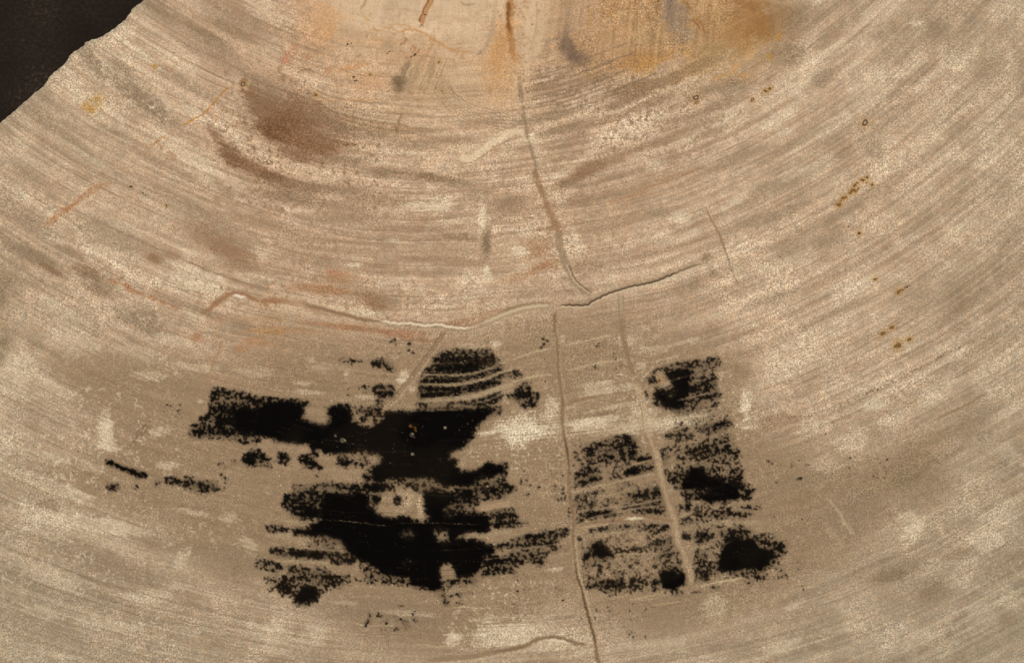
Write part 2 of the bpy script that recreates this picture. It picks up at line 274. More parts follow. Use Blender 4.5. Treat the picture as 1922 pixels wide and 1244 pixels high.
# mid-brown streaks
BR = (138, 108, 80); DBR = (112, 82, 58); RUST = (172, 130, 94); OCH = (180, 132, 76); GRB = (142, 122, 96)
for (x, y, rx, ry, colr, s, a_) in [
      (560, 215, 100, 50, (134, 106, 80), .9, 18), (540, 240, 70, 40, (120, 88, 60), .95, 20), (515, 245, 46, 30, (108, 78, 52), .85, 35), (595, 270, 70, 32, (130, 96, 68), .95, 10), (500, 200, 50, 36, (130, 100, 74), .8, 35), (560, 290, 60, 16, (132, 100, 74), .8, 18), (480, 190, 30, 34, (132, 106, 80), .7, 30),
      (610, 235, 50, 50, (138, 110, 84), .7, 0), (640, 225, 40, 30, (140, 118, 92), .6, 0), (500, 165, 50, 24, (138, 120, 96), .6, 30), (640, 300, 60, 10, (140, 116, 90), .6, 5), (700, 250, 60, 18, GRB, .6, 5), (780, 270, 60, 12, GRB, .5, 0),
      (405, 255, 30, 12, (140, 110, 84), .8, 48), (430, 285, 40, 20, (122, 92, 66), .85, 42), (470, 312, 50, 17, (122, 90, 64), .8, 24), (520, 335, 44, 13, (120, 90, 64), .85, 16), (560, 350, 70, 14, (138, 114, 88), .8, 8), (530, 368, 60, 14, (140, 118, 92), .7, 12), (640, 355, 60, 12, GRB, .7, 5),
      (720, 322, 40, 12, (140, 120, 94), .8, 5), (800, 332, 56, 9, (132, 108, 80), .85, 8), (860, 345, 40, 10, GRB, .7, 4), (900, 365, 30, 14, GRB, .6, 0), (640, 410, 80, 14, (150, 128, 100), .6, 3), (580, 450, 70, 10, (160, 132, 102), .6, 4),
      (860, 445, 60, 9, (146, 122, 94), .85, 0), (830, 470, 80, 8, (160, 136, 106), .5, 0), (960, 380, 40, 16, (146, 122, 96), .8, -5), (940, 390, 30, 20, (150, 128, 100), .5, 0), (700, 500, 60, 6, (158, 130, 102), .5, 4), (870, 495, 60, 8, (160, 132, 104), .6, 0),
      (913, 455, 11, 34, (142, 122, 96), .9, 2), (912, 460, 6, 20, (132, 112, 88), .7, 2), (1010, 470, 30, 16, (164, 124, 90), .85, -20), (1020, 500, 40, 12, (158, 114, 80), .9, -20), (975, 520, 50, 10, RUST, .6, -12), (1000, 455, 30, 8, (164, 122, 88), .6, -10),
      (1090, 330, 50, 9, (146, 116, 86), .8, -22), (1110, 315, 40, 14, BR, .8, -22), (1150, 300, 60, 12, (154, 126, 98), .7, -25), (1070, 345, 26, 8, (140, 120, 94), .7, -20), (1120, 370, 60, 8, (158, 132, 104), .6, -15), (1180, 370, 60, 7, (178, 134, 98), .5, -15),
      (1230, 345, 70, 8, (180, 136, 100), .45, -18), (1290, 325, 50, 6, (178, 134, 98), .5, -20), (1180, 385, 40, 4, RUST, .5, -20), (1210, 355, 14, 5, RUST, .5, -20), (1240, 400, 30, 10, (148, 128, 102), .6, -10), (1440, 350, 40, 10, GRB, .5, -25),
      (1020, 220, 70, 12, (148, 128, 100), .8, -15), (1060, 240, 60, 8, (146, 126, 98), .8, -18), (1010, 165, 40, 8, (148, 126, 98), .7, -18), (1060, 180, 60, 6, (150, 130, 102), .7, -20), (1120, 150, 60, 10, (144, 122, 94), .7, -16), (1180, 165, 80, 12, (142, 118, 90), .9, -20),
      (1170, 190, 60, 12, (140, 116, 90), .8, -20), (1240, 155, 70, 14, (142, 116, 90), .85, -22), (1280, 135, 70, 12, (146, 122, 94), .8, -25), (1230, 190, 60, 10, (146, 120, 94), .7, -20), (1340, 165, 60, 14, (148, 126, 100), .7, -22), (1380, 165, 40, 14, (140, 122, 98), .6, -20),
      (1300, 240, 60, 8, (152, 126, 98), .7, -20), (1230, 270, 70, 8, (152, 126, 98), .7, -18), (1140, 225, 60, 8, (150, 126, 98), .6, -18), (1330, 250, 40, 8, (150, 124, 96), .6, -20), (1270, 225, 40, 8, (146, 120, 94), .5, -10),
      (1475, 40, 50, 40, (136, 114, 88), .75, -20), (1470, 100, 40, 30, (144, 124, 98), .7, 0), (1545, 150, 18, 34, (150, 129, 103), .55, 50),
      (290, 485, 26, 14, (146, 114, 84), .85, 20), (320, 478, 24, 10, (150, 120, 92), .6, 20), (400, 450, 70, 26, (150, 120, 92), .6, 22), (430, 470, 50, 18, (148, 116, 88), .7, 22), (450, 500, 50, 12, (150, 122, 94), .6, 10),
      (95, 505, 34, 8, (140, 112, 84), .85, 30), (165, 512, 40, 12, (144, 116, 88), .7, 25), (70, 480, 50, 8, (140, 120, 94), .6, 30), (130, 470, 34, 10, (146, 122, 98), .6, 28), (190, 545, 40, 14, (142, 118, 92), .7, 22), (30, 470, 40, 12, (146, 126, 100), .5, 30),
      (640, 520, 40, 20, (168, 120, 84), .8, 15), (620, 545, 60, 12, (160, 114, 78), .9, 4), (620, 510, 16, 5, (176, 124, 86), .8, 10), (700, 560, 50, 16, (144, 112, 82), .7, 15), (710, 575, 26, 9, (138, 104, 74), .7, 10), (560, 540, 30, 8, (166, 124, 90), .6, 0),
      (850, 605, 60, 5, (160, 120, 86), .7, -8), (930, 585, 50, 5, (166, 126, 92), .6, -12), (990, 550, 50, 8, (160, 136, 106), .5, -10),
      (560, 620, 90, 8, RUST, .75, 4), (640, 612, 80, 7, (158, 108, 74), .8, 6), (740, 625, 60, 8, (160, 110, 78), .8, 5), (690, 618, 50, 8, (150, 104, 72), .6, 5), (800, 640, 40, 5, (160, 112, 80), .6, 5), (480, 640, 40, 14, (176, 128, 90), .8, 0), (500, 622, 60, 8, OCH, .6, 2),
      (370, 632, 16, 10, (168, 120, 84), .8, 0), (450, 655, 20, 10, (170, 118, 80), .7, 0), (395, 715, 14, 8, (180, 136, 100), .7, 0), (490, 600, 60, 10, (176, 138, 100), .5, 0), (420, 600, 40, 8, (174, 134, 98), .4, 0),
      (690, 225, 90, 14, (146, 122, 94), .6, 4), (760, 245, 90, 10, (146, 122, 94), .6, 2), (850, 262, 60, 9, (148, 124, 98), .6, 0), (900, 230, 60, 8, (150, 126, 98), .6, -4), (760, 215, 60, 6, (150, 126, 98), .5, 3), (590, 380, 120, 12, (150, 128, 102), .6, 8), (700, 375, 80, 12, (150, 126, 98), .6, 4),
      (500, 420, 120, 12, (156, 130, 102), .6, 12), (760, 430, 100, 7, (156, 130, 102), .6, 1), (640, 470, 140, 9, (158, 130, 102), .6, 5), (800, 485, 80, 8, (156, 128, 100), .6, 0), (1150, 420, 90, 14, (158, 132, 104), .55, -12), (1200, 480, 90, 12, (160, 134, 106), .5, -14), (1100, 500, 40, 16, (156, 130, 102), .5, -10),
      (1380, 300, 90, 10, (152, 128, 102), .6, -24), (1490, 270, 80, 9, (152, 130, 104), .6, -28), (1400, 420, 70, 10, (154, 132, 106), .6, -22), (1470, 400, 70, 10, (152, 130, 104), .6, -26), (1340, 200, 60, 9, (150, 126, 100), .6, -22), (1580, 400, 60, 8, (154, 134, 108), .5, -30), (1560, 590, 90, 8, (156, 134, 108), .55, -24), (1450, 560, 60, 10, (158, 136, 110), .5, -20),
      (60, 100+550, 10, 10, BR, .3, 0), (1460, 790, 50, 16, (160, 132, 104), .7, -5), (1495, 770, 3, 14, (156, 122, 90), .5, 0), (1390, 700, 30, 20, (150, 126, 98), .7, 0), (1765, 815, 14, 8, (150, 116, 84), .6, -30), (1500, 900, 60, 14, (150, 130, 102), .6, -10), (1740, 880, 50, 30, (150, 128, 100), .5, -20),
      (1720, 870, 30, 24, (150, 128, 100), .45, 0), (1700, 900, 40, 20, (136, 118, 90), .5, 0), (1890, 1160, 18, 14, (146, 124, 98), .5, 0), (1745, 1110, 34, 20, (146, 124, 96), .6, 0), (1670, 1080, 40, 10, (142, 122, 96), .7, -15), (1800, 1040, 40, 12, (152, 128, 100), .6, -20)]:
    blob(x, y, rx, ry, colr, min(1, s * (1.02 if colr[0] - colr[2] < 62 or colr[0] < 150 else .72)), ang=a_, rag=1.3, a=.85)
# rust streak on the left, knots of rust
stroke(P('e', [(280, 490), (400, 410), (460, 350), (560, 290), (640, 220), (760, 150), (820, 125), (910, 140)]), 5.0, (182, 140, 104), .75, 3, 1.1, .2)
stroke(P('e', [(460, 350), (540, 300), (600, 275)]), 3.2, (172, 120, 82), .75, 2.5, 1.0, .3)
for q in P('e', [(850, 870), (960, 900), (1040, 950), (980, 935), (1150, 990), (1220, 1020), (1310, 1060)]):
    blob(q[0], q[1], 12, 5, (172, 124, 90), .8, ang=25, rag=1.6)
for q in P('b', [(290, 350), (230, 430), (215, 460), (390, 430), (470, 235), (550, 530)]):
    blob(q[0], q[1], 10, 7, (190, 132, 104), .7, ang=-50, rag=1.6)
for q in P('a', [(650, 800), (725, 740), (690, 820), (1160, 500)]):
    blob(q[0], q[1], 7, 6, (178, 130, 66), .8, ang=0, rag=1.6)
blob(178, 195, 26, 16, (190, 156, 100), .5, ang=-30, rag=1.4)
blob(456, 156, 12, 9, (130, 102, 66), .9, ang=0); blob(470, 175, 12, 16, (136, 104, 76), .8, ang=20)
stroke(P('a', [(1740, 640), (1690, 680), (1600, 780), (1520, 860), (1430, 910), (1350, 960)]), 1.3, (176, 122, 58), .95, .9, .5, .1)
stroke(P('a', [(1270, 995), (1220, 1030), (1180, 1060), (1080, 1120)]), 1.1, (176, 124, 66), .85, .9, .6, .3)
for q in P('a', [(1720, 830), (1290, 1160), (1120, 1165), (1270, 520), (1610, 900), (1210, 1100)]):
    blob(q[0], q[1], 8, 4, (188, 146, 112), .7, ang=40, rag=1.8)

# ---------------- the core at the top: smooth cream wood, ochre and violet-grey stains
CORE = [(470, -70), (520, -20), (560, 30), (585, 70), (620, 100), (680, 118), (730, 100), (800, 84), (860, 96), (905, 118), (950, 138), (985, 128), (1020, 60), (1060, -70)]
poly([(540, -70), (560, 10), (600, 60), (640, 95), (700, 125), (760, 130), (880, 140), (985, 160), (1000, 110), (1050, 60), (1060, -70)], (200, 174, 140), .85, 16, 1.0, a=.5)
poly([(540, -70), (560, 60), (610, 120), (640, 170), (760, 200), (880, 195), (985, 200), (1000, 110), (1050, -70)], (196, 168, 134), .6, 30, 1.0, a=.7)
poly([(560, -70), (570, 20), (640, 60), (700, 50), (790, 50), (850, 92), (900, 100), (940, 70), (955, -70)], (206, 183, 152), .8, 34, 1.6, a=.3)
poly([(985, -70), (978, 60), (985, 120), (1010, 110), (1025, 60), (1030, -70)], (205, 180, 148), .85, 8, .6, a=.15)
poly([(1065, -70), (1040, 90), (1100, 140), (1250, 130), (1420, 110), (1460, 60), (1480, -70)], (172, 134, 90), .75, 44, 1.4, a=.8)
blob(935, 110, 44, 80, (198, 154, 104), .65, ang=5, rag=1.2, a=.6); blob(600, 60, 50, 70, (198, 156, 112), .5, ang=30, rag=1.3)
for (x, y, rx, ry, colr, s, a_) in [
      (1090, 20, 40, 70, (184, 156, 128), .7, 0), (1060, 60, 22, 60, (166, 142, 116), .4, 0), (1068, 92, 20, 32, (112, 94, 78), .85, -25), (1085, 108, 26, 20, (118, 98, 80), .8, 20), (1062, 70, 10, 40, (140, 120, 98), .35, 0), (1150, 85, 50, 60, (184, 152, 116), .6, 0),
      (1190, 110, 50, 24, (176, 134, 84), .75, -18), (1230, 115, 50, 16, (180, 136, 82), .75, -22), (1220, 70, 60, 34, (180, 150, 110), .6, 0), (1170, 60, 20, 14, (196, 156, 114), .6, 0), (1270, 30, 26, 50, (142, 122, 102), .75, 0), (1290, 60, 30, 16, (160, 140, 114), .7, 30),
      (1255, 10, 20, 30, (140, 122, 104), .6, 0), (1350, 30, 36, 40, (186, 150, 104), .6, 0), (1380, 70, 50, 34, (166, 126, 78), .8, 0), (1410, 30, 40, 46, (158, 116, 70), .8, 0), (1430, 50, 26, 40, (152, 110, 64), .8, 0), (1340, 90, 50, 16, (168, 140, 96), .6, -20), (1330, 115, 60, 12, (156, 130, 94), .6, -20),
      (1400, 10, 30, 10, (146, 104, 64), .6, 20), (1448, 40, 8, 30, (146, 110, 72), .7, 0), (1440, 10, 12, 14, (152, 112, 72), .7, 0), (1443, 105, 10, 12, (176, 136, 66), .7, -60), (1462, 70, 12, 7, (176, 128, 66), .8, -60), (1460, 20, 24, 30, (150, 118, 80), .5, 0),
      (1375, 132, 34, 10, (188, 150, 104), .7, -25), (1400, 140, 16, 7, (184, 142, 96), .6, -20), (1350, 145, 14, 6, (190, 146, 92), .8, -20), (1410, 105, 22, 6, (204, 166, 116), .9, -38), (1385, 122, 20, 5, (200, 156, 100), .8, -30), (1215, 137, 26, 6, (184, 144, 94), .6, -18), (1290, 100, 10, 5, (196, 150, 84), .6, 0),
      (610, 40, 26, 50, (196, 156, 114), .6, 0), (570, 20, 24, 20, (176, 142, 110), .6, 40), (620, 60, 14, 26, (198, 154, 110), .5, 0), (560, -10, 30, 20, (176, 140, 106), .5, 0), (590, 100, 30, 8, (192, 152, 110), .5, 20), (700, 150, 60, 14, (196, 158, 118), .5, 5), (640, 130, 30, 8, (194, 154, 112), .5, -15),
      (720, 80, 40, 10, (196, 156, 112), .5, 0), (730, 84, 14, 12, (158, 142, 116), .6, 0), (760, 110, 50, 20, (190, 156, 120), .5, 0), (690, 140, 60, 8, (196, 160, 120), .4, 0), (800, 110, 50, 26, (190, 158, 122), .5, 10), (872, 110, 20, 10, (196, 158, 112), .4, 30),
      (940, 100, 12, 60, (194, 152, 102), .5, 8), (950, 180, 20, 40, (198, 168, 130), .5, 5), (690, 160, 50, 10, (196, 160, 122), .6, 0), (820, 160, 60, 30, (188, 162, 128), .5, 0), (870, 150, 40, 30, (202, 176, 142), .6, 0), (900, 60, 24, 60, (196, 174, 144), .5, 0), (735, 20, 20, 30, (186, 162, 134), .6, 0)]:
    blob(x, y, rx, ry, colr, s, ang=a_, rag=1.2, a=.55)
CN = fbm(X / 90, Y / 70, 151, 3)
CL = np.abs(((CN * 16) % 1.0) - .5)
w = win(540, -70, 1060, 240)
mk_ = sst(.10, .0, CL[w]) * sst(230, 120, Y[w]) * sst(520, 640, X[w]) * sst(1080, 980, X[w]) * (.25 + .6 * ISO2[w])
C[w] = lerp(C[w], c3(168, 142, 110)[0], (mk_ * .42)[..., None])
mk_ = (FINE[w] - .5) * sst(240, 100, Y[w]) * 26
C[w] = C[w] + mk_[..., None] * c3(1, .9, .8)[0]
VST = sfbm((X + Y * .12) / 5.5, Y / 70, 161, 2) - .5
w = win(600, -70, 1480, 240)
q_ = sst(170, 90, Y[w] + (X[w] - 1000) * .06 + 30 * (ISO2[w] - .5)) * sst(930, 1010, X[w]) * sst(1465, 1330, X[w] + Y[w] * .7)
C[w] = C[w] + (q_ * VST[w] * lerp(22, 40, sst(1040, 1240, X[w])))[..., None] * c3(1, .95, .85)[0]
q2_ = sst(640, 760, X[w]) * sst(1000, 930, X[w]) * sst(110, 60, Y[w])
C[w] = C[w] + (q2_ * VST[w] * 16)[..., None] * c3(1, .95, .85)[0]
A[w] = lerp(A[w], 1.1, q_ * sst(1030, 1240, X[w]))
for k in range(13):        # crowded dark rings under the stained corner
    y_ = 138 + k * 7.5 + random.uniform(-2, 2); x0_ = 982 + k * .6; x1_ = 1120 + random.uniform(0, 160)
    r_ = math.hypot(x0_ - RC[0], y_ - RC[1]); t_ = math.atan2(x0_ - RC[0], y_ - RC[1])
    sl_ = (x1_ - x0_)
    stroke([(x0_, y_), (x0_ + sl_ * .35, y_ - sl_ * .07), (x0_ + sl_ * .7, y_ - sl_ * .19), (x1_, y_ - sl_ * .31)], random.uniform(.7, 2.0), (132, 112, 88), random.uniform(.4, .75), 1.3, .8, .12)
for k in range(10):        # steep flow lines beside the smudge
    x_ = 770 + k * 5.5 + random.uniform(-2, 2); y_ = 92 + random.uniform(0, 26)
    stroke([(x_ + 22, y_), (x_ + 8, y_ + 34), (x_ - 4, y_ + 66), (x_ - 8, y_ + 100)], random.uniform(.6, 1.2), random.choice([(160, 128, 92), (148, 124, 96), (206, 184, 150), (176, 138, 96)]), random.uniform(.4, .75), 1.1, .9, .2)
for k in range(9):         # nested swirl flowing out into the rings
    d_ = k * 7.5
    stroke([(842 - d_ * .5, 120 + d_ * .2), (846 - d_ * .4, 150 + d_ * .5), (862 - d_ * .3, 176 + d_ * .6), (900, 196 + d_ * .75), (960, 200 + d_ * .9), (1010, 194 + d_)], random.uniform(.5, 1.3), random.choice([(140, 120, 94), (152, 130, 102), (214, 192, 158)]), random.uniform(.45, .75), 1.1, .9, .15)
for k in range(12):        # and on the left of it
    d_ = k * 8
    stroke([(560 + d_ * .3, 150 + d_ * .3), (620, 178 + d_ * .45), (690, 188 + d_ * .6), (760, 192 + d_ * .7), (840, 200 + d_ * .8)], random.uniform(.5, 1.6), random.choice([(140, 120, 94), (150, 128, 100), (214, 192, 158), (196, 160, 120)]), random.uniform(.3, .65), 1.3, .9, .2)
# dark smudge with a tail below the pith
blob(750, 158, 18, 20, (112, 94, 70), .95, ang=0, rag=1.0, a=.4)
blob(762, 130, 9, 26, (136, 116, 90), .8, ang=20, rag=1.0)
blob(775, 140, 14, 36, (158, 136, 106), .6, ang=25, rag=1.4); blob(810, 130, 6, 34, (150, 126, 96), .5, ang=12, rag=1.6)
stroke(P('b', [(1120, 780), (1090, 850), (1070, 930), (1050, 1030)]), 3, (146, 118, 88), .7, 2, .9, .2)
stroke(P('b', [(1220, 460), (1150, 530), (1130, 600)]), 2.2, (206, 182, 146), .7, 1.5, .8, .3)
# orange lines round the pith
OR = (178, 122, 66)
stroke(P('b', [(870, 180), (910, 230), (1000, 210), (1080, 240), (1140, 222), (1240, 240), (1320, 290), (1400, 340), (1480, 380), (1560, 390), (1640, 400)]), 2.0, (186, 142, 94), .75, 2.2, 1.0, .06)
stroke(P('b', [(950, 200), (1040, 185), (1130, 195), (1230, 225)]), 1.2, (188, 142, 90), .6, 1.5, 1.0, .2)
stroke(P('b', [(1330, 300), (1320, 350), (1290, 400), (1250, 480)]), 2.4, (184, 146, 104), .6, 2.4, 1.0, .2)
stroke(P('b', [(1100, 280), (1130, 300), (1090, 340), (1060, 360)]), 1.8, (156, 112, 72), .75, 1.6, 1.2, .2)
stroke(P('b', [(1240, 360), (1210, 400), (1180, 420), (1150, 440)]), 1.7, (156, 112, 72), .75, 1.6, 1.2, .2)
stroke(P('b', [(1160, 330), (1200, 380), (1160, 385)]), 1.0, (170, 110, 60), .8, 1.2, 1.2, .2)
stroke(P('b', [(590, 560), (680, 520), (800, 490), (890, 470)]), 2.5, (192, 148, 104), .7, 3, 1.0, .2)
stroke(P('b', [(400, 740), (500, 755), (650, 755), (800, 750), (940, 760)]), 2.0, (194, 154, 112), .75, 2, .9, .2)
stroke(P('b', [(1440, 840), (1500, 850), (1560, 880)]), 2.5, (200, 160, 118), .6, 3, .8, .3)
stroke(P('b', [(580, 270), (640, 300), (740, 325), (860, 300), (960, 270)]), 1.5, (196, 154, 110), .5, 2, 1.0, .2)
stroke(P('b', [(840, -40), (820, 20), (785, 80)]), 1.8, (164, 138, 110), .8, 1.6, .3, .15)
stroke(P('b', [(1520, -5), (1580, 40), (1660, 20)]), 1.6, (164, 140, 112), .8, 2, .4, .2)
stroke(P('b', [(800, 120), (850, 160), (830, 130)]), 1.5, (186, 150, 84), .7, 1.4, 1.0, .2)
stroke(P('b', [(750, 440), (770, 420), (800, 400)]), 1.5, (158, 134, 92), .8, 1.4, .4, .3)
stroke(P('b', [(1800, 60), (1780, 200), (1740, 330), (1650, 460)]), 3.2, (172, 152, 128), .7, 3, .6, .25, a=.2)
stroke(P('b', [(1650, 420), (1690, 395), (1670, 370)]), .8, (110, 96, 80), .7, .8, .5, .3)
stroke(P('b', [(1420, 620), (1470, 680), (1540, 740), (1600, 790)]), .8, (140, 122, 98), .75, .9, .4, .2)
stroke(P('b', [(1360, 750), (1430, 800)]), .8, (138, 118, 92), .6, .9, .4, .2, sm=False)
stroke(P('b', [(780, 730), (900, 800), (1010, 830)]), .7, (150, 130, 104), .6, .9, .5, .2)
for k in range(7):    # whorls of fine grain
    r0 = 16 + k * 9
    stroke([(882 + r0 * 1.2 * math.cos(a), 150 + r0 * .9 * math.sin(a)) for a in np.linspace(1.2, 3.6, 10)], .6, (160, 138, 110), .45, .9, .8, .3)
# orange vertical beside the core and rust edges on its right
stroke([(958, -60), (957, 20), (955, 55), (962, 90), (968, 130)], 6, (168, 122, 72), .8, 5, .7, .2, a=.5)
stroke([(957, -10), (954, 18), (954, 45), (960, 70)], 2.8, (118, 80, 44), .85, 3, .9, .3)
stroke(P('b', [(1850, 220), (1820, 320), (1790, 430), (1790, 540)]), 4, (188, 144, 96), .6, 5, .8, .25)
stroke(P('c', [(1290, 0), (1310, 40), (1350, 80)]), 2.4, (150, 104, 58), .8, 2.4, 1.0, .2, side=-1)
stroke(P('c', [(1350, 120), (1390, 160), (1430, 200), (1445, 260)]), 2.4, (156, 108, 56), .85, 2.4, 1.0, .2, side=-1)
stroke(P('c', [(1350, 130), (1400, 180), (1430, 230)]), .8, (86, 62, 40), .8, .9, .5, .2, side=2)
stroke(P('c', [(560, 30), (590, 90), (595, 150), (575, 200), (590, 250)]), 3.0, (178, 142, 92), .7, 3, 1.0, .15)
stroke(P('c', [(735, 60), (755, 120), (800, 150)]), 2.5, (178, 138, 84), .6, 2.5, 1.0, .2)
stroke(P('c', [(290, 100), (320, 50), (330, 0)]), 3, (182, 138, 90), .6, 4, .8, .2)
stroke(P('c', [(190, 0), (188, 180), (160, 300), (140, 380)]), .7, (160, 134, 104), .7, .8, .3, .05)
stroke(P('c', [(20, 380), (40, 430), (45, 500)]), 2.4, (196, 148, 100), .6, 2, .8, .2)
# brown double vein above the pith
stroke(P('b', [(1330, -60), (1310, 10), (1275, 80), (1235, 185)]), 5.4, (176, 134, 88), .85, 2, .4, .05, z=-.8)
stroke(P('b', [(1330, -60), (1310, 10), (1275, 80), (1235, 185)]), 1.3, (122, 80, 44), .9, 1.0, .5, .05, side=3.6, z=-.8)
stroke(P('b', [(1330, -60), (1310, 10), (1275, 80), (1235, 185)]), 1.2, (168, 122, 74), .85, 1.0, .5, .05, side=-4.2)
stroke(P('b', [(1235, 210), (1245, 180), (1262, 205)]), .8, (90, 84, 76), .8, .9, .5, .2)

for (x, y, rx, ry, s_) in [(4, 540, 14, 60, .35), (4, 640, 12, 60, .4), (300, 20, 50, 10, .5), (440, 60, 70, 12, .5), (380, 60, 60, 9, .5)]:
    blob(x, y, rx, ry, (132, 112, 84), s_, ang=(None if x > 100 else 5), rag=1.3, a=.8)  # left-edge light falloff painted darker, plus streaks at the top left
for (x, y, rx, ry, s_) in [(820, 386, 55, 17, .9), (670, 497, 18, 8, .9), (905, 408, 8, 26, .9), (915, 512, 10, 20, .9), (975, 470, 22, 12, .8), (1280, 410, 22, 16, .7), (1400, 765, 9, 36, .9), (200, 810, 14, 44, .7), (850, 1198, 18, 12, .9), (950, 1190, 60, 26, .7)]:
    blob(x, y, rx, ry, PALE, s_, ang=0, rag=1.4, a=1.0)
# fine darker growth lines
random.seed(4)
def arc(r, t0, t1, n=14, wob=3):
    ph = random.random() * 9
    return [(RC[0] + (r + wob * math.sin(ph + k * 1.3)) * math.sin(t), RC[1] + (r + wob * math.sin(ph + k * 1.3)) * math.cos(t)) for k, t in enumerate(np.linspace(t0, t1, n))]
for (x, y, ln, s) in [(275, 38, 300, .7), (330, 485, 170, .7), (300, 500, 180, .5), (300, 525, 120, .5), (370, 545, 100, .4), (125, 412, 120, .4), (300, 320, 120, .5), (20, 975, 160, .5), (0, 450, 160, .4),
      (170, 1080, 170, .5), (430, 1125, 160, .4), (60, 40 + 330, 160, .3), (1700, 470, 220, .5), (1560, 600, 180, .4), (1560, 495, 160, .6), (1600, 500, 180, .5), (1650, 620, 260, .4), (1780, 690, 160, .4),
      (1800, 665, 170, .4), (1640, 590, 240, .35), (1860, 840, 120, .5), (1870, 880, 110, .4), (1640, 430, 260, .35), (1700, 280, 220, .35), (1600, 380, 220, .4), (1780, 330, 160, .4), (1090, 185, 130, .7), (1110, 172, 110, .7),
      (1000, 160, 100, .6), (1010, 150, 70, .6), (1040, 140, 120, .5), (1850, 1040, 90, .4), (1850, 1195, 80, .5), (1700, 960, 160, .3), (1440, 1000, 90, .3), (900, 1180, 100, .3), (1200, 210, 200, .35), (700, 1240, 200, .3)]:
    r = math.hypot(x - RC[0], y - RC[1]); t = math.atan2(x - RC[0], y - RC[1])
    dt = ln / r
    pts = arc(r, t, t + dt)
    stroke(pts, .55, (118, 100, 76), s * .8, .9, .9, .2)
for k in range(260):      # many faint ones everywhere
    r = random.uniform(950, 2250); t = random.uniform(-.75, .85)
    ln = random.uniform(60, 260)
    stroke(arc(r, t, t + ln / r, 9), .6, random.choice([(126, 108, 84), (132, 114, 88), (205, 186, 154)]), random.uniform(.15, .5), 1.0, 1.0, .25, sm=False)
# pale arcs below the core on the left and light rings near the bottom
for (x, y, ln) in [(170, 95, 180), (195, 120, 140), (60, 200, 300), (150, 280, 260), (460, 1150, 120), (620, 1165, 140), (720, 1151, 110), (830, 1140, 120), (0, 880, 150), (1180, 1130, 100), (1230, 1115, 60), (1440, 1125, 120), (480, 1185, 110), (420, 1215, 120), (760, 1210, 120),
      (310, 1165, 170), (400, 1195, 80), (240, 1180, 220), (1330, 1100, 80)]:
    r = math.hypot(x - RC[0], y - RC[1]); t = math.atan2(x - RC[0], y - RC[1])
    stroke(arc(r, t, t + ln / r, 10, 2), .9, (208, 184, 148), .6, 1.2, 1.0, .2)

# ---------------- pale hook-shaped band
HK = P('b', [(1510, 1160), (1560, 1190), (1640, 1175), (1720, 1110), (1800, 1050), (1900, 1000), (1960, 990)]) + [(990, 250)]
stroke(HK, 7.0, (222, 203, 170), .9, 3.2, .55, .08, a=.5)
blob(985, 262, 26, 12, (222, 204, 172), .7, ang=-18, rag=1.2)
stroke(P('b', [(1500, 1200), (1560, 1230), (1660, 1200), (1760, 1130), (1860, 1070), (1940, 1050)]), .8, (150, 128, 100), .8, .9, .3, .1)
stroke(P('b', [(1540, 1130), (1640, 1130), (1740, 1060), (1860, 1000)]), .7, (156, 134, 106), .6, .9, .3, .1)
stroke(P('b', [(1780, 1210), (1850, 1160), (1960, 1110)]), 4.5, (200, 182, 150), .6, 2.0, .4, .2)

# ---------------- black mineral: density
def black(t, pts, dens=1.0, soft=3.0, rag=1.0):
    pts = P(t, pts)
    if dens >= .9: soft *= 1.9; rag *= 1.5
    w, sd = poly_sd(pts, soft + 12)
    m = sst(-soft, soft, sd + rag * (5.0 * (ISO2[w] - .5) + 3.0 * (ISO3[w] - .5))) * dens
    D[w] = np.maximum(D[w], m)
def hole(t, pts, k=1.0, soft=4.0):
    pts = P(t, pts)
    w, sd = poly_sd(pts, soft + 8)
    m = sst(-soft, soft, sd + 6.0 * (ISO2[w] - .5)) * k
    D[w] = D[w] * (1 - m)
def E(cx, cy, rx, ry, n=14):
    return [(cx + rx * math.cos(a), cy + ry * math.sin(a)) for a in np.linspace(0, 2 * math.pi, n, endpoint=False)]
def box(x0, y0, x1, y1, sl=0.0):
    return [(x0, y0), (x1, y0 + sl * (x1 - x0)), (x1, y1 + sl * (x1 - x0)), (x0, y1)]
# left end of the long band
black('A', [(1560, 480), (1600, 415), (1750, 440), (1960, 500), (1960, 860), (1780, 830), (1600, 795), (1420, 785), (1425, 710), (1500, 640), (1570, 600)], .62, 4)
black('A', [(1600, 600), (1640, 550), (1760, 520), (1960, 570), (1960, 810), (1700, 795), (1600, 785), (1440, 775), (1440, 735), (1600, 690)], .93, 5)
black('A', [(1720, 600), (1800, 560), (1960, 590), (1960, 790), (1760, 760)], 1.2, 8)
# islands at the far left
black('A', [(785, 950), (850, 960), (960, 1020), (1120, 1065), (1120, 1105), (1040, 1105), (960, 1060), (850, 1015), (785, 1000)], .89, 2.5)
black('A', [(790, 1140), (850, 1145), (890, 1150), (870, 1200), (820, 1190)], .7, 3)
black('A', E(1020, 1165, 30, 20), .55, 3); black('A', E(1175, 1140, 34, 34), .55, 4)
black('A', [(1230, 1090), (1340, 1095), (1380, 1130), (1350, 1160), (1240, 1150)], .78, 3)
black('A', [(1370, 1080), (1450, 1085), (1450, 1110), (1380, 1105)], .62, 3)
black('A', [(1360, 1120), (1620, 1120), (1650, 1180), (1500, 1220), (1400, 1190)], .66, 5)
